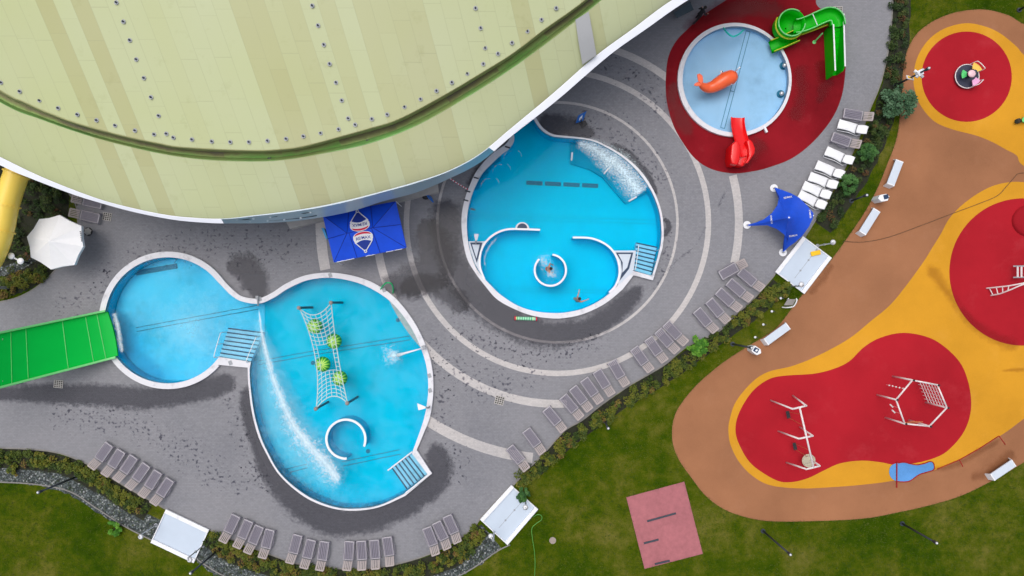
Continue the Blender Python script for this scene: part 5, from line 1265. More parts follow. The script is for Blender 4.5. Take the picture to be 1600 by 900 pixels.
t = thing('arched_ladder', 'white curved climbing ladder at the right edge of the picture', 'climbing ladder', P(1590, 455))
la = smooth([P(1541, 450.5, .02), P(1560, 448.5, .8), P(1580, 446, 1.5), P(1605, 441, 2.1), P(1640, 432, 2.4)]); lb = smooth([P(1548, 461.5, .02), P(1562, 459, .7), P(1578, 453, 1.4), P(1605, 442.5, 2.1), P(1645, 436, 2.4)])
MB().tube(la, .05, 8).build('rail', M['play_white'], t, True); MB().tube(lb, .05, 8).build('rail', M['play_white'], t, True)
for k in (2, 5, 8, 11):
    MB().tube([la[k], lb[k]], .035, 6).build('rung', M['play_white'], t)
t = thing('platform_ladder', 'low grey sided ladder with white rungs at the right edge', 'climbing ladder', P(1592, 425))
for y in (416, 433.5): MB().tube([P(1583, y, .5), P(1640, y-1, 1.5)], .05, 8).build('rail', M['greymetal'], t)
for y in (416, 433.5): MB().tube([P(1590, y, .02), P(1590, y, .6)], .05, 8).build('leg', M['greymetal'], t)
for x in (1590, 1596, 1605, 1615): MB().tube([P(x, 416.5, .62 + (x-1590)*.018), P(x, 433, .62 + (x-1590)*.018)], .06, 6).build('rung', M['play_white'], t)
t = thing('rubber_mound', 'domed dark red rubber mound at the right edge of the red circle', 'mound', P(1612, 345))
m = MB(); rows = []
for r, z in ((33, .02), (31.5, .12), (27, .26), (19, .36), (9, .42), (1, .43)): rows.append([P(1613 + r*math.cos(2*PI*k/40)*0.98, 345 - r*math.sin(2*PI*k/40)*0.80, z) for k in range(40)])
m.grid(rows, True); m.build('mound', M['mound'], t, True)

t = thing('carousel', 'dark round carousel with coloured seats on the upper red circle', 'carousel', P(1511, 119))
c = P(1511.5, 119, .25); MB().cyl(Vector((c.x, c.y, .1)), .82, .12, 36).build('platform', pm('dark_platform', (0.03, 0.035, 0.065), .5), t)
MB().tube([c + Vector((.83*math.cos(2*PI*k/40), .83*math.sin(2*PI*k/40), -.02)) for k in range(40)], .035, 6, True).build('platform_rim', M['play_white'], t, True)
MB().cyl(c + Vector((0.05, .05, -.04)), .18, .75, 16).build('hub', M['darksteel'], t)
w_ = P(1518.5, 115, 1.0); MB().sphere(w_, .26, (1.05, 1, .35)).build('hand_wheel', pm('pale_pink_plastic', (.75, .5, .55), .4), t, True)
def cseat(name, a0, a1, col, r0, r1, z, back):
    m = MB(); pts_ = [(c.x + r1*math.cos(R(a)), c.y + r1*math.sin(R(a))) for a in range(a0, a1+1, 6)] + [(c.x + r0*math.cos(R(a)), c.y + r0*math.sin(R(a))) for a in range(a1, a0-1, -6)]
    m.prism(pts_, z-.08, z); o = m.build(name, pm(name + '_plastic', col, .4), t, bevel=.02)
    if back:
        m = MB(); m.tube(smooth([(c.x + r1*1.02*math.cos(R(a0)), c.y + r1*1.02*math.sin(R(a0)), .2)] + [(c.x + r1*1.05*math.cos(R(a)), c.y + r1*1.05*math.sin(R(a)), .80) for a in range(a0, a1+1, 12)] + [(c.x + r1*1.02*math.cos(R(a1)), c.y + r1*1.02*math.sin(R(a1)), .2)]), .03, 6); m.build('seat_rail', M['play_white'], t, True)
cseat('green_seat', 146, 206, (.09, .60, .17), .28, .62, .6, False)
cseat('yellow_seat', 22, 76, (.85, .55, .09), .42, .86, .62, True)
cseat('pink_seat', 282, 334, (.78, .38, .62), .40, .80, .60, True)
t = thing('stepping_disc', 'small dark brown stepping disc on the ochre ground', 'stepping disc', P(1588.5, 190)); MB().cyl(P(1588.5, 190, .02), .17, .25, 16).build('disc', M['bark'], t, True); MB().cyl(P(1588.5, 190, .27), .12, .02, 14).build('disc_top', M['soil'], t)
t = thing('stepping_disc', 'small mint green stepping disc at the right picture edge', 'stepping disc', P(1600, 187.5)); MB().cyl(P(1600, 187.5, .02), .22, .35, 18).build('disc', pm('mint_plastic', (.25, .75, .33), .4), t, True); MB().cyl(P(1600, 187.5, .37), .15, .02, 14).build('disc_top', M['green_pale'], t)
# blue paddle-shaped play patch with red edge, and thin red edging strips
PD = smooth([(1389, 738), (1391, 729), (1397, 724.5), (1404, 723), (1412, 722), (1422, 724.5), (1432, 726), (1443, 724), (1452, 721), (1457, 722.5), (1459, 728), (1457.5, 734), (1447, 737.5), (1436, 741), (1428, 746.5), (1420, 751.5), (1409, 752.5), (1399, 751), (1392, 746)], True)
t = thing('play_mat', 'blue paddle shaped rubber mat with red edge on the playground', 'play mat', P(1420, 737))
fill('mat', [wl(PD)], 0.050, M['paddle'], t, thick=0.03)
edge_ = [p for p in PD if p.x > 1402]
m = MB(); m.wall([P(p.x, p.y) for p in edge_ ], .06, .03, .075); m.build('mat_edge', M['redline'], t)
t = thing('edging_strip', 'straight dark red strip crossing the blue paddle mat', 'edging strip', P(1401, 742)); MB().bar(P(1401.3, 722, .085), P(1401.2, 762, .085), .07, .05).build('strip', M['redline'], t)
t = thing('edging_strip', 'dark red strip between ochre and tan ground with short side stubs', 'edging strip', P(1520, 705))
for a, b in (((1464, 733), (1499, 718.5)), ((1499, 718.5), (1530, 701)), ((1530, 701), (1561, 681)), ((1561, 681), (1571, 695)), ((1499, 718.5), (1504.5, 729))): MB().bar(P(*a, .035), P(*b, .035), .05, .03).build('strip', M['redline'], t)
t = thing('exercise_pad', 'rectangular pink tiled pad with three dark strips on the lawn', 'exercise pad', P(1038, 820))
m = MB(); m.prism([P(x, y) for x, y in ((978.5, 777), (1069, 752.5), (1098, 865), (1007, 888.5))], 0.0, 0.035); m.build('pad', M['pad'], t)
for a, b in (((1011, 814.5), (1056, 802)), ((1006, 849), (1029, 843)), ((1023, 881.5), (1046.5, 876))): MB().bar(P(*a, .06), P(*b, .06), .13, .05).build('strip', M['darksteel'], t, bevel=.01)

# ------------------------------------------------------------------ benches, bins, masts, signs
def bench(label, e0, e1, side):
    """e0-e1: centres of the seat ends (px), side: +1/-1 which way the end panels splay"""
    a, b = P(*e0, .46), P(*e1, .46); c = (a+b)/2; t = thing('bench', label, 'bench', (c.x, c.y, .02), 'white benches round the play surface')
    d = (b-a).normalized(); nr = Vector((-d.y, d.x, 0))
    m = MB(); m.bar(a + d*.05, b - d*.05, .55, .09); m.build('seat', M['white_bench'], t, bevel=.015)
    for p, s in ((a, -1), (b, 1)):
        m = MB(); q = [p + nr*.28, p - nr*.28]; o = d*(.12*s)
        vs = [q[0] + Vector((0, 0, .05)), q[1] + Vector((0, 0, .05)), q[1] + nr*.04 + o + Vector((0, 0, -.44)), q[0] - nr*.04 + o + Vector((0, 0, -.44))]
        th = d*(-.07*s); f = [m.bm.verts.new(v) for v in vs]; g = [m.bm.verts.new(v + th) for v in vs]
        m.bm.faces.new(f); m.bm.faces.new(g[::-1])
        for i in range(4): m.bm.faces.new((f[i], f[(i+1) % 4], g[(i+1) % 4], g[i]))
        m.build('end_panel', M['white'], t, bevel=.01)
bench('white bench above the white litter bin at the upper tan path', (1405.5, 251), (1391, 289), -1)
bench('white bench just below the white litter bin at the upper tan path', (1370, 328), (1347, 364.5), -1)
bench('white bench beside the four little white path lights', (1231.5, 509), (1196.5, 534.5), -1)
bench('white bench at the lower right edge by the lawn', (1584, 723), (1550, 746), 1)
def bin_(label, c0, ang, hole):
    q = P(*c0, .95); t = thing('litter_bin', label, 'litter bin', (q.x, q.y, .02), 'white litter bins on the tan path')
    pts_ = []
    for x, y in ((-.40, .02), (-.22, .24), (.22, .24), (.40, .04), (.24, -.24), (-.20, -.24)):
        pts_.append((q.x + x*math.cos(ang) - y*math.sin(ang), q.y + x*math.sin(ang) + y*math.cos(ang)))
    m = MB(); m.prism(pts_, .02, .95); m.build('body', M['white'], t, bevel=.02)
    h = P(*hole, .96); m = MB(); m.box(h + Vector((0, 0, .004)), (.33, .30, .02), ang + .1); m.build('opening', M['navy'], t)
    return t, h
bin_('white angular litter bin between two white benches', (1381, 309), R(10), (1384.5, 307.5))
tb, h = bin_('white angular litter bin at the foot of the dark speaker mast', (1181.5, 547.5), R(-35), (1181.5, 547))
m = MB(); m.box(h + Vector((.02, -.02, .02)), (.16, .12, .02), R(30)); m.build('opening_flap', M['white'], tb)

def mast(label, base, top, hgt, head=None):
    b, q = P(*base, 0), P(*top, hgt); t = thing('lamp_post', label, 'lamp post', b)
    MB().tube([b, Vector((q.x, q.y, hgt))], [.075, .055], 10).build('pole', M['darksteel'], t, True)
    MB().cyl(b, .16, .06, 14).build('base_plate', M['darksteel'], t)
    m = MB(); m.tube([q + Vector((0, 0, -.05)), q + Vector((0, 0, .30))], [.09, .11], 12); m.build('lamp_head', M['darksteel'], t)
    m = MB(); m.sphere(q + Vector((0, 0, .32)), .07); m.build('lamp_lens', M['white'], t, True)
    return t, q
mast('slim dark lamp post on the gravel at the left lawn', (119.5, 745), (64.5, 767.5), 3.8)
mast('slim dark lamp post between the plain white tray and the bottom hedge', (340, 860), (301, 893), 3.8)
mast('slim dark lamp post on the lawn below the pink pad side of the tan path', (1192, 829.5), (1232, 864), 3.8)
mast('slim dark lamp post on the lawn under the blue paddle mat', (1409.5, 818), (1459, 846), 3.8)
mast('faint slim grey post in the planting by the upper white bench', (1330, 314), (1351, 306), 2.1)
mast('short blue grey post on the lawn by the diagonal hedge', (945.5, 658), (949.5, 668), 2.2)
mast('dark post cut by the top right picture corner', (1592, 16), (1652, -20), 3.8)
t, q = mast('tall dark camera mast with yellow sign by the upper play circle', (1398, 134), (1447, 109), 4.2)
w_ = P(1436.5, 114.5, 3.4)
m = MB(); m.box(w_, (.36, .36, .3), R(30)); m.build('camera_box', M['white'], t, bevel=.03)
for (x, y) in ((1428.5, 110.5), (1442, 109), (1431.5, 121), (1441.5, 120.5)):
    d = P(x, y, 3.3); MB().tube([w_, d], [.06, .11], 10).build('camera_head', M['white'], t, True)
s_ = P(1421.8, 121.5, 2.3); M_ = Matrix.Translation(s_) @ Matrix.Rotation(R(-12), 4, 'Z') @ Matrix.Rotation(R(-38), 4, 'X') @ Matrix.Rotation(R(90), 4, 'Y')
m = MB(); m.box(0, (.05, .36, .46), M=M_); m.build('sign_board', M['white_print'], t)
m = MB(); m.box(0, (.058, .24, .34), M=M_); m.build('sign_face', M['yellow_cloth'], t)
m = MB(); m.box(0, (.066, .08, .09), M=M_); m.build('sign_mark', M['black'], t)
tm, q = mast('dark speaker mast leaning out of the diagonal hedge above a white bin', (1144.5, 537.5), (1172, 543), 3.2)
t = thing('lamp_post', 'lamp post with two white round heads beside the white umbrella', 'lamp post', P(23, 405))
q = P(22, 405, 0); MB().tube([P(44, 411, 0), P(20, 404.5, 3.6)], .06, 8).build('pole', M['darksteel'], t)
for x, y in ((17.5, 400), (32, 408)): MB().sphere(P(x, y, 3.6), .22, (1, 1, .5)).build('lamp_head', M['white'], t, True)
MB().tube([P(18, 401, 3.55), P(31, 407.5, 3.55)], .05, 6).build('cross_arm', M['white'], t)
for i, (x, y) in enumerate(((1220, 466), (1206, 486.5), (1192.7, 507), (1180, 527))):
    c = P(x, y, 0); t = thing('path_light', 'small white path light in the grass, %s from the top of four' % ORD[i], 'path light', c, 'path lights in the grass strip')
    MB().cyl(c, .035, .5, 8).build('stake', M['darksteel'], t); MB().sphere(P(x, y, .55), .085).build('globe', M['white'], t, True)
t = thing('sign_board', 'tilted board on white legs in the grass below the upper tray', 'sign', P(1232, 474))
pl = [P(1225, 477, .30), P(1238.5, 477, .30), P(1244, 467.5, .75), P(1231, 467.5, .75)]
m = MB(); f = [m.bm.verts.new(p) for p in pl]; g = [m.bm.verts.new(p - Vector((0, 0, .04))) for p in pl]; m.bm.faces.new(f); m.bm.faces.new(g[::-1])
for i in range(4): m.bm.faces.new((f[i], f[(i+1) % 4], g[(i+1) % 4], g[i]))
m.build('board', M['concrete'], t)
MB().tube(smooth([P(1222, 480, .02), P(1230, 480.5, .4), P(1240, 478.5, .7), P(1245, 470, .85), P(1244, 466.5, .78)]), .045, 8).build('frame', M['white'], t, True)
MB().tube([P(1232, 466.5, .78), P(1230, 468, .02)], .035, 6).build('leg', M['white'], t)
t = thing('sign_board', 'small leaning blue notice board with white emblem on a dark foot above the deep pool', 'sign', P(909, 190))
pl = [P(899.5, 192.5, .35), P(911, 188.5, .35), P(916.5, 173.5, 1.1), P(903.5, 180.5, 1.1)]
m = MB(); f = [m.bm.verts.new(p) for p in pl]; g = [m.bm.verts.new(p - Vector((0, 0, .05))) for p in pl]; m.bm.faces.new(f); m.bm.faces.new(g[::-1])
for i in range(4): m.bm.faces.new((f[i], f[(i+1) % 4], g[(i+1) % 4], g[i]))
bo = m.build('board', M['blue_sign'], t)
EM = [(904, 189), (905.5, 183.5), (910, 178.7), (909.5, 182.5), (909, 187), (907.5, 185.6), (906.5, 186.2)]
m = MB(); vs = [m.bm.verts.new(on_plane(pl[0], pl[1], pl[2], x, y)) for x, y in EM]; m.bm.faces.new(vs); m.build('emblem', M['white_print'], t)
m = MB(); m.prism([P(x, y) for x, y in ((904.5, 192), (914.5, 189), (917.5, 195), (910, 200.5))], .02, .14); m.build('foot', M['black'], t)
MB().tube([P(910, 195, .1), P(908, 185, .7)], .03, 6).build('strut', M['black'], t)
t = thing('bag', 'small black bag with bright blue straps by the concrete ledge', 'bag', P(668, 309))
MB().sphere(P(665, 308, .2), .2, (1.2, .9, .8)).build('body', M['black'], t, True); MB().tube(smooth([P(665, 305, .3), P(671, 310, .25), P(677, 316, .05)]), .05, 6).build('strap', M['blue_sign'], t, True); MB().tube(smooth([P(667, 305, .3), P(673, 308, .25), P(676, 314, .05)]), .04, 6).build('strap', M['blue_sign'], t, True)
# red and white barrier tape
m1, m2 = MB(), MB(); a, b = P(699, 276, .9), P(731, 296, .9)
t = thing('barrier_tape', 'red and white barrier tape between the facade and the deep pool wall', 'barrier tape', a)
for k in range(16):
    p, q = a.lerp(b, k/16), a.lerp(b, (k+1)/16); sag = lambda s: Vector((0, 0, -.25*math.sin(PI*s)))
    (m1 if k % 2 else m2).bar(p + sag(k/16), q + sag((k+1)/16), .07, .012)
m1.build('red_stripes', M['red_mark'], t); m2.build('white_stripes', M['white_print'], t)
t = thing('toy_rack', 'green and white striped roller with red ends beside the deep pool', 'toy roller', P(821, 498))
cols = [pm('stripe_pale', (.50, .85, .62), .5), pm('stripe_green', (.10, .55, .26), .5), pm('stripe_lime', (.62, .80, .30), .5), pm('stripe_aqua', (.15, .62, .60), .5)]
xs = 806.0
for k in range(17):
    cc = cols[2] if k in (0, 15) else cols[3] if k == 16 else cols[k % 2]; x0 = P(806 + k*1.82, 497.3 + k*.055, .14); x1 = P(806 + (k+1)*1.82, 497.3 + (k+1)*.055, .14)
    MB().tube([x0, x1], .125, 10).build('stripe', cc, t, True)
for a, b in ((803.8, 806), (837, 839.2)): MB().tube([P(a, 497.3 + (0 if a < 820 else 1), .14), P(b, 497.3 + (0 if b < 820 else 1), .14)], .15, 12).build('end_cap', M['red_mark'], t, True)
def grate(label, c0, sx, sy, rot):
    c = P(*c0, .03); t = thing('drain_grate', label, 'drain grate', c); m = MB()
    for k in range(5): m.box(c + Matrix.Rotation(rot, 3, 'Z') @ Vector((-sx/2 + sx*k/4, 0, .012)), (.05, sy, .03), rot)
    for k in range(5): m.box(c + Matrix.Rotation(rot, 3, 'Z') @ Vector((0, -sy/2 + sy*k/4, .012)), (sx + .05, .05, .026), rot)
    m.build('grid', M['concrete'], t); m = MB(); m.box(c + Vector((0, 0, -.002)), (sx, sy, .008), rot); m.build('sump', M['soil'], t)
grate('square grate in the pale ring right of the large pool', (780.5, 625.5), .6, .55, R(-14)); grate('square grate in the wet paving under the wide green slide', (91.5, 600), .6, .5, R(-5))
grate('pale square grate beside the loungers under the roof edge', (167.5, 338.5), .58, .52, R(-10)); grate('dark grate behind the green spiral slide', (1309, 16), .6, .5, R(0))
t = tag(MB().cyl(P(863.5, 844.5, 0), .24, .012, 18).build('manhole_cover', M['timber']), 'small round brown cover in the lawn right of the hose', 'manhole cover')
tag(MB().tube(smooth([P(x, y, .04) for x, y in ((833, 808), (840, 804), (846, 806), (846, 812), (838, 818), (831, 826), (832, 842), (835, 862), (836, 885), (834, 915))]), .022, 6).build('garden_hose', M['hose'], None, True), 'thin green hose trailing from the lower middle tray across the lawn', 'hose')
tag(MB().tube(smooth([P(x, y, .05) for x, y in ((1318, 377), (1350, 378), (1390, 370), (1440, 352), (1490, 333), (1530, 318), (1558, 306), (1572, 292), (1586, 276), (1592, 271), (1610, 269))]), .02, 5).build('cable', pm('brown_cable', (.13, .07, .035), .8), None, True), 'thin dark cable lying across the tan and ochre ground', 'cable')
t = thing('folding_table', 'dark glass topped table half under the roof edge by the red rubber', 'table', P(1073, 12))
m = MB(); m.prism([P(x, y, .75) for x, y in ((1053, 20), (1078, 2), (1084, 15), (1058, 28))], .70, .75); m.build('top', pm('dark_glass', (.08, .11, .13), .2), t)
for x, y in ((1055, 21), (1079, 4), (1083, 15), (1059, 27)): MB().tube([P(x, y, .70), P(x, y, .02)], .04, 6).build('leg', M['black'], t)
t = tag(MB().tube([P(1057, 27, .06), P(1052, 17, .06)], .05, 6).build('table_rail', M['black']), 'dark rail lying at the foot of the glass table', 'rail') if False else None

# ------------------------------------------------------------------ people
def skinned(name, verts, edges, radii, mat, par, sub=2):
    me = bpy.data.meshes.new(name); me.from_pydata([tuple(v) for v in verts], edges, []); o = bpy.data.objects.new(name, me); COL.objects.link(o)
    md = o.modifiers.new('skin', 'SKIN'); md.use_smooth_shade = True
    for i, sv in enumerate(me.skin_vertices[0].data): sv.radius = (radii[i], radii[i]); sv.use_root = (i == 0)
    s = o.modifiers.new('sub', 'SUBSURF'); s.levels = sub; s.render_levels = sub
    dg = bpy.context.evaluated_depsgraph_get(); m2 = bpy.data.meshes.new_from_object(o.evaluated_get(dg)); bpy.data.objects.remove(o)
    return link(name, m2, mat, par, True)
def person(label, pel, chest, neck, head, armL, armR, legL, legR, skin, top=None, bottom=None, hair='hair'):
    t = thing('person', label, 'person', (pel.x, pel.y, 0))
    v = [pel, pel.lerp(chest, .5), chest, neck, head, head + (head-neck).normalized()*.10] + list(armL) + list(armR) + list(legL) + list(legR)
    r = [.145, .135, .15, .058, .085, .06] + [.06, .05, .038, .03] + [.06, .05, .038, .03] + [.10, .075, .055, .045] + [.10, .075, .055, .045]
    e = [(0, 1), (1, 2), (2, 3), (3, 4), (4, 5), (2, 6), (6, 7), (7, 8), (8, 9), (2, 10), (10, 11), (11, 12), (12, 13), (0, 14), (14, 15), (15, 16), (16, 17), (0, 18), (18, 19), (19, 20), (20, 21)]
    skinned('body', v, e, r, M[skin], t)
    up = (head-neck).normalized()
    m = MB(); m.sphere(head + up*.055, .115, (1, 1, .95)); m.build('hair', M[hair], t, True)
    if bottom:
        m = MB(); m.sphere(pel, .185, (1.05, .95, .7)); m.build('swimwear', M[bottom], t, True)
    for A in (armL, armR):
        hd = A[3]; d = (A[3]-A[2]).normalized(); s = d.orthogonal().normalized()
        m = MB()
        for k in range(5):
            off = s*((k-2)*.021) if k < 4 else s*.055
            b0 = hd + off*.7 - d*.02; m.tube([b0, b0 + d*(.05 if k < 4 else .03) + off*.25, b0 + d*(.095 - .008*abs(k-1.5) if k < 4 else .06) + off*.35 - Vector((0, 0, .015))], [.012, .011, .008], 6)
        m.build('hand_fingers', M['skin'], t, True)
    return t
Vz = lambda z: Vector((0, 0, z))
def arm(sh, el, wr, hd): return [sh, el, wr, hd]
# bather standing chest deep with both arms stretched out
c = P(904.5, 469, .2)
sh = Vector((c.x, c.y, 0))
hd_ = P(905.5, 467, .42)
person('bather with outstretched arms near the lower wall of the deep pool', sh + Vector((-.03, .02, -.45)), sh + Vector((-.02, 0, .06)), sh + Vector((.03, .03, .22)), hd_,
       arm(sh + Vector((-.10, .18, .10)), P(903, 461.5, .2), P(904.5, 456.5, .16), P(905, 453.5, .15)), arm(sh + Vector((.14, -.12, .10)), P(911, 470.5, .2), P(916, 469, .16), P(919, 467.5, .15)),
       [sh + Vector((-.2, .12, -.5)), sh + Vector((-.22, .12, -.82)), sh + Vector((-.25, .1, -1.14)), sh + Vector((-.12, .1, -1.2))], [sh + Vector((0, -.05, -.5)), sh + Vector((.02, -.05, -.82)), sh + Vector((-.02, -.06, -1.14)), sh + Vector((.12, -.06, -1.2))], 'skin', None, 'black_cloth')
c = P(858, 419.5, .2); sh = Vector((c.x, c.y, .05)); hd_ = P(860.5, 419.5, .52)
person('bather standing in the foaming whirl ring of the deep pool', sh + Vector((-.05, 0, -.40)), sh, sh + Vector((.03, 0, .24)), hd_,
       arm(sh + Vector((.02, .22, .10)), sh + Vector((.08, .36, -.08)), sh + Vector((.2, .30, -.15)), sh + Vector((.27, .26, -.15))), arm(sh + Vector((.02, -.22, .10)), sh + Vector((.06, -.36, -.08)), sh + Vector((.2, -.30, -.15)), sh + Vector((.27, -.26, -.15))),
       [sh + Vector((-.05, .14, -.52)), sh + Vector((0, .14, -.86)), sh + Vector((-.04, .14, -1.2)), sh + Vector((.08, .14, -1.25))], [sh + Vector((-.05, -.14, -.52)), sh + Vector((0, -.14, -.86)), sh + Vector((-.04, -.14, -1.2)), sh + Vector((.08, -.14, -1.25))], 'skin', None, 'orange_cloth')
# walker in black beside the red rubber
pl_ = P(1093.5, 22.5, .9)
fw = Vector((.75, .66, 0)); sd = Vector((-.66, .75, 0)); ch = pl_ + fw*.10 + Vz(.42)
person('person in black clothes walking between the glass table and the red rubber', pl_, ch, ch + fw*.03 + Vz(.2), ch + fw*.08 + Vz(.34),
       arm(ch + sd*.2 + Vz(.08), ch + sd*.30 - Vz(.2), ch + sd*.28 + fw*.22 - Vz(.32), ch + sd*.26 + fw*.30 - Vz(.33)), arm(ch - sd*.2 + Vz(.08), ch - sd*.32 - Vz(.18), ch - sd*.34 + fw*.2 - Vz(.30), ch - sd*.34 + fw*.28 - Vz(.30)),
       [pl_ + sd*.1 - Vz(.08), pl_ + sd*.1 + fw*.14 - Vz(.42), pl_ + sd*.1 + fw*.02 - Vz(.80), pl_ + sd*.1 + fw*.15 - Vz(.85)], [pl_ - sd*.1 - Vz(.08), pl_ - sd*.1 - fw*.12 - Vz(.42), pl_ - sd*.1 - fw*.42 - Vz(.76), pl_ - sd*.1 - fw*.32 - Vz(.85)], 'black_cloth', None, None)

# ------------------------------------------------------------------ planting
def leaf_mat(name, cols, rough=0.6):
    m, n, b = node_mat(name); a = N(n, 'ShaderNodeAttribute', attribute_name='tone')
    st = [(i/max(1, len(cols)-1), c) for i, c in enumerate(cols)]
    n.links.new(ramp(n, a.outputs['Fac'], st), b.inputs['Base Color']); b.inputs['Roughness'].default_value = rough; b.inputs['Specular IOR Level'].default_value = 0.25; return m
G = {'hedge': leaf_mat('hedge_leaves', [(.016, .035, .006), (.035, .065, .008), (.075, .105, .010), (.13, .14, .012), (.17, .15, .02), (.11, .05, .02)]),
     'dark': leaf_mat('dark_leaves', [(.010, .022, .005), (.018, .040, .008), (.035, .065, .010), (.06, .075, .015), (.10, .035, .015)]),
     'bush': leaf_mat('bush_leaves', [(.015, .055, .012), (.03, .10, .022), (.055, .15, .03), (.09, .19, .06)]),
     'bright': leaf_mat('bright_leaves', [(.03, .11, .01), (.06, .20, .015), (.11, .28, .02), (.16, .32, .05)]),
     'grey': leaf_mat('grey_green_leaves', [(.03, .075, .03), (.05, .12, .055), (.08, .17, .085), (.12, .21, .12)])}
def leaves_mesh(name, clumps, size, per, mat):
    """clumps: (centre, rx, rz, tone0, tone1)"""
    vs, fs, tones = [], [], []
    for c, rx, rz, t0, t1 in clumps:
        for k in range(per):
            a = random.uniform(0, 2*PI); u = random.uniform(-.15, 1); r = math.sqrt(max(0, 1-u*u))*random.uniform(.55, 1.05)
            p = c + Vector((rx*r*math.cos(a), rx*r*math.sin(a), rz*u*random.uniform(.6, 1.05)))
            s = size*random.uniform(.6, 1.3); yaw = random.uniform(0, 2*PI); pit = random.uniform(-.75, .75)
            d = Vector((math.cos(yaw)*math.cos(pit), math.sin(yaw)*math.cos(pit), math.sin(pit))); w_ = d.cross(Vector((random.uniform(-.5, .5), random.uniform(-.5, .5), 1))).normalized()
            i = len(vs); vs += [p - d*s*.5, p + w_*s*.28, p + d*s*.55, p - w_*s*.28]; fs.append((i, i+1, i+2, i+3)); tt = random.uniform(t0, t1); tones += [tt]*4
    me = bpy.data.meshes.new(name); me.from_pydata([tuple(v) for v in vs], [], fs); a = me.attributes.new('tone', 'FLOAT', 'POINT'); a.data.foreach_set('value', tones)
    return me
def hedge(label, path, w, hgt, dens, mat, size=.14, per=46, gap=0.0, red=.06):
    c = resample(smooth(path), 200); L = sum(((c[i+1]-c[i]).length for i in range(199)))*S; cl = []; st = []
    for k in range(int(L*w*S*dens*2.4)):
        i = random.randrange(199); p = c[i]; d = (c[i+1]-c[i]).normalized(); nr = Vector((-d.y, d.x)); o = random.uniform(-.5, .5); q = p + nr*(o*w)
        hh = hgt*random.uniform(.55, 1.1)*(1-.5*abs(o)); t0 = random.random()*.55
        if random.random() < red: t0 = .80
        if gap and math.sin(i*.37)*math.sin(i*.11 + 2) > 1-gap: continue
        cl.append((P(q.x, q.y, hh*.5) , random.uniform(.16, .34), hh*.55, t0, min(1, t0 + .25))); st.append(q)
    t = thing('hedge', label, 'hedge', P(path[len(path)//2][0], path[len(path)//2][1]))
    link('foliage', leaves_mesh('foliage', cl, size, per, mat), mat, t)
    m = MB()
    for q in st[::3]: m.tube([P(q.x, q.y, -.02), P(q.x + random.uniform(-2, 2), q.y + random.uniform(-2, 2), hgt*.5)], .015, 4)
    m.build('stem', M['bark'], t); return t
hedge('low yellow green hedge below the row of six loungers at lower left', [(-40, 716), (0, 716), (60, 718), (110, 730), (150, 748), (190, 776), (228, 799)], 20, .55, 5.5, G['hedge'])
hedge('low mixed hedge along the bottom behind the lower loungers', [(328, 840), (370, 868), (430, 887), (512, 901), (600, 901), (680, 882), (720, 862), (750, 826)], 24, .55, 5.0, G['hedge'], red=.14)
hedge('low yellow green diagonal hedge behind the long line of loungers', [(808, 752), (835, 735), (880, 698), (930, 660), (990, 618), (1040, 588), (1090, 552), (1140, 515), (1190, 477), (1218, 448)], 20, .55, 5.0, G['hedge'], gap=.25)
hedge('sparse dark planting strip between the right paving and the tan path', [(1405, -30), (1404, 40), (1399, 100), (1388, 160), (1369, 210), (1345, 258), (1318, 306), (1290, 350)], 26, .5, 3.6, G['dark'], gap=.15, red=.12)
hedge('dark planting under the roof edge beside the yellow tube slide', [(30, 300), (55, 305), (85, 315), (112, 330)], 66, .7, 2.6, G['dark'])
hedge('dark planting between the yellow tube slide and the white umbrella', [(-20, 345), (20, 370), (35, 400), (50, 410)], 56, .6, 2.2, G['dark'])
hedge('low hedge tip below the white umbrella at the left edge', [(-30, 458), (5, 450), (40, 437), (72, 421)], 26, .5, 5.0, G['hedge'], red=.15)
def shrub(label, c0, r, hgt, mat, n=26, size=.17, per=40):
    c = P(*c0, 0); rr = r*S; cl = []; t = thing('shrub', label, 'shrub', c); m = MB()
    for k in range(n):
        a = random.uniform(0, 2*PI); q = math.sqrt(random.random())*.9; t0 = random.uniform(0, .7)
        z = hgt*(.35 + .6*(1-q*q))*random.uniform(.75, 1.1); p = c + Vector((rr*q*math.cos(a), rr*q*math.sin(a), z)); cl.append((p, rr*random.uniform(.18, .32), hgt*.16, t0, t0 + .3))
        m.tube([c + Vector((0, 0, -.02)), c.lerp(p, .5) + Vector((0, 0, hgt*.12)), p], [.03, .02, .01], 5)
    link('foliage', leaves_mesh('foliage', cl, size, per, mat), mat, t); m.build('branch', M['bark'], t)
shrub('large blue green shrub above the mixed row of loungers', (1392, 166), 27, 1.7, G['grey'], 46)
shrub('green leafy shrub beside the white loungers, upper of two', (1350, 242), 15, 1.0, G['bush'])
shrub('green leafy shrub beside the white loungers, lower of two', (1318, 290), 16, 1.0, G['bush'])
shrub('bright green round bush in the diagonal hedge', (1088, 541), 15, .9, G['bright'])
shrub('green tuft on the gravel edge left of the plain white tray', (183, 822), 12, .5, G['bright'], 14)
shrub('green shrub touching the lower middle tray beside a shower post', (817, 770), 11, .9, G['bush'], 18)
shrub('green bush in the corner between loungers and the upper tray', (1222, 452), 12, .7, G['hedge'], 20)
shrub('dark bush between the loungers and the large blue green shrub', (1362, 205), 12, .8, G['dark'], 16)
shrub('bright weed clump on the lower left gravel strip', (25, 733), 10, .4, G['hedge'], 12)

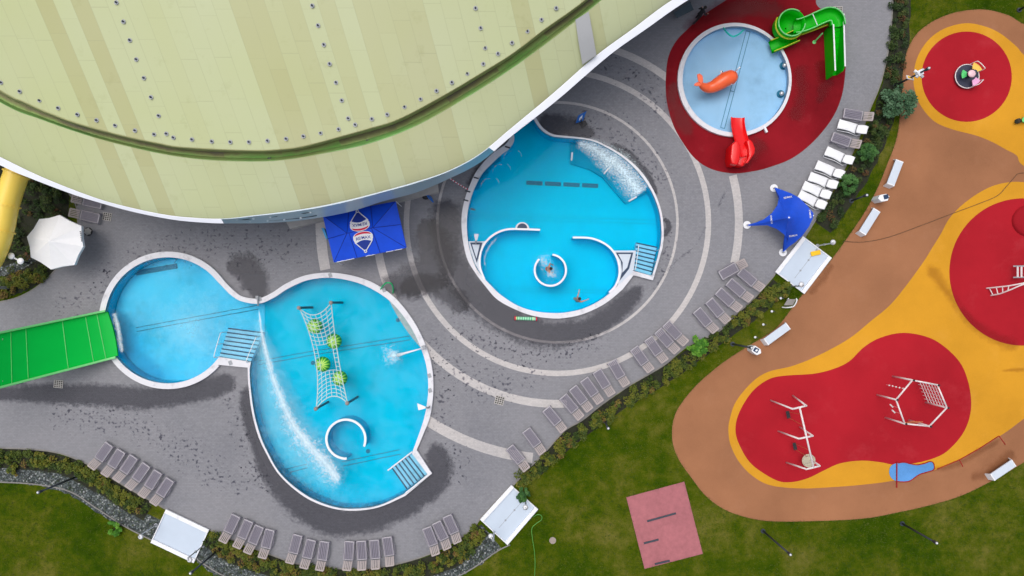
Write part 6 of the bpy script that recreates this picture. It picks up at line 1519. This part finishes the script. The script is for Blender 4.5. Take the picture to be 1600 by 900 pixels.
# short grass blades: tufts over the lawn and along its borders
def inside(poly, x, y):
    c = False; j = len(poly)-1
    for i in range(len(poly)):
        xi, yi = poly[i][0], poly[i][1]; xj, yj = poly[j][0], poly[j][1]
        if (yi > y) != (yj > y) and x < (xj-xi)*(y-yi)/(yj-yi) + xi: c = not c
        j = i
    return c
PADP = [(978.5, 777), (1069, 752.5), (1098, 865), (1007, 888.5)]
TRAYS = [[(1255, 369), (1211.5, 425), (1257, 459.5), (1300, 403)], [(799, 758), (750, 812), (793, 852), (841, 796)], [(259, 796), (326.5, 828), (302.5, 880), (235, 848)]]
pos = []
dk, tn = resample(DECK, 240, True), resample(TAN, 200, True)
while len(pos) < 15000:
    x, y = random.uniform(-40, 1660), random.uniform(-30, 930)
    if y < 480 and 130 < x < 1200: continue
    if inside(dk, x, y) or inside(tn, x, y) or inside(PADP, x, y) or any(inside(t_, x, y) for t_ in TRAYS): continue
    pos.append((x, y, 1.0))
for poly, step in ((resample(TAN, 900, True), 1.1), (resample([Vector(p) for p in PADP], 160, True), .8)):
    for p in poly:
        if -30 < p.x < 1640:
            for k in range(2): pos.append((p.x + random.uniform(-step, step), p.y + random.uniform(-step, step), .8))
vs, fs, tones = [], [], []
for x, y, k in pos:
    b = P(x, y, 0); patch = .5 + .5*math.sin(x*.021 + 1.3*math.sin(y*.017))*math.sin(y*.027 + 2)
    for q in range(4):
        a = random.uniform(0, 2*PI); h = random.uniform(.04, .10)*k; d = Vector((math.cos(a), math.sin(a), 0)); w = Vector((-d.y, d.x, 0))*random.uniform(.008, .016)
        o = b + Vector((random.uniform(-.07, .07), random.uniform(-.07, .07), .0)); i = len(vs)
        vs += [o - w, o + w, o + d*h*.9 + Vector((0, 0, h))]; fs.append((i, i+1, i+2)); tt = min(1, max(0, patch*.45 + random.uniform(0, .55))); tones += [tt]*3
me = bpy.data.meshes.new('grass'); me.from_pydata([tuple(v) for v in vs], [], fs); a_ = me.attributes.new('tone', 'FLOAT', 'POINT'); a_.data.foreach_set('value', tones)
tag(link('grass', me, leaf_mat('grass_blades', [(.015, .045, .003), (.04, .085, .005), (.085, .12, .010), (.17, .17, .035)])), 'short green grass blades of the lawn', kind='stuff')
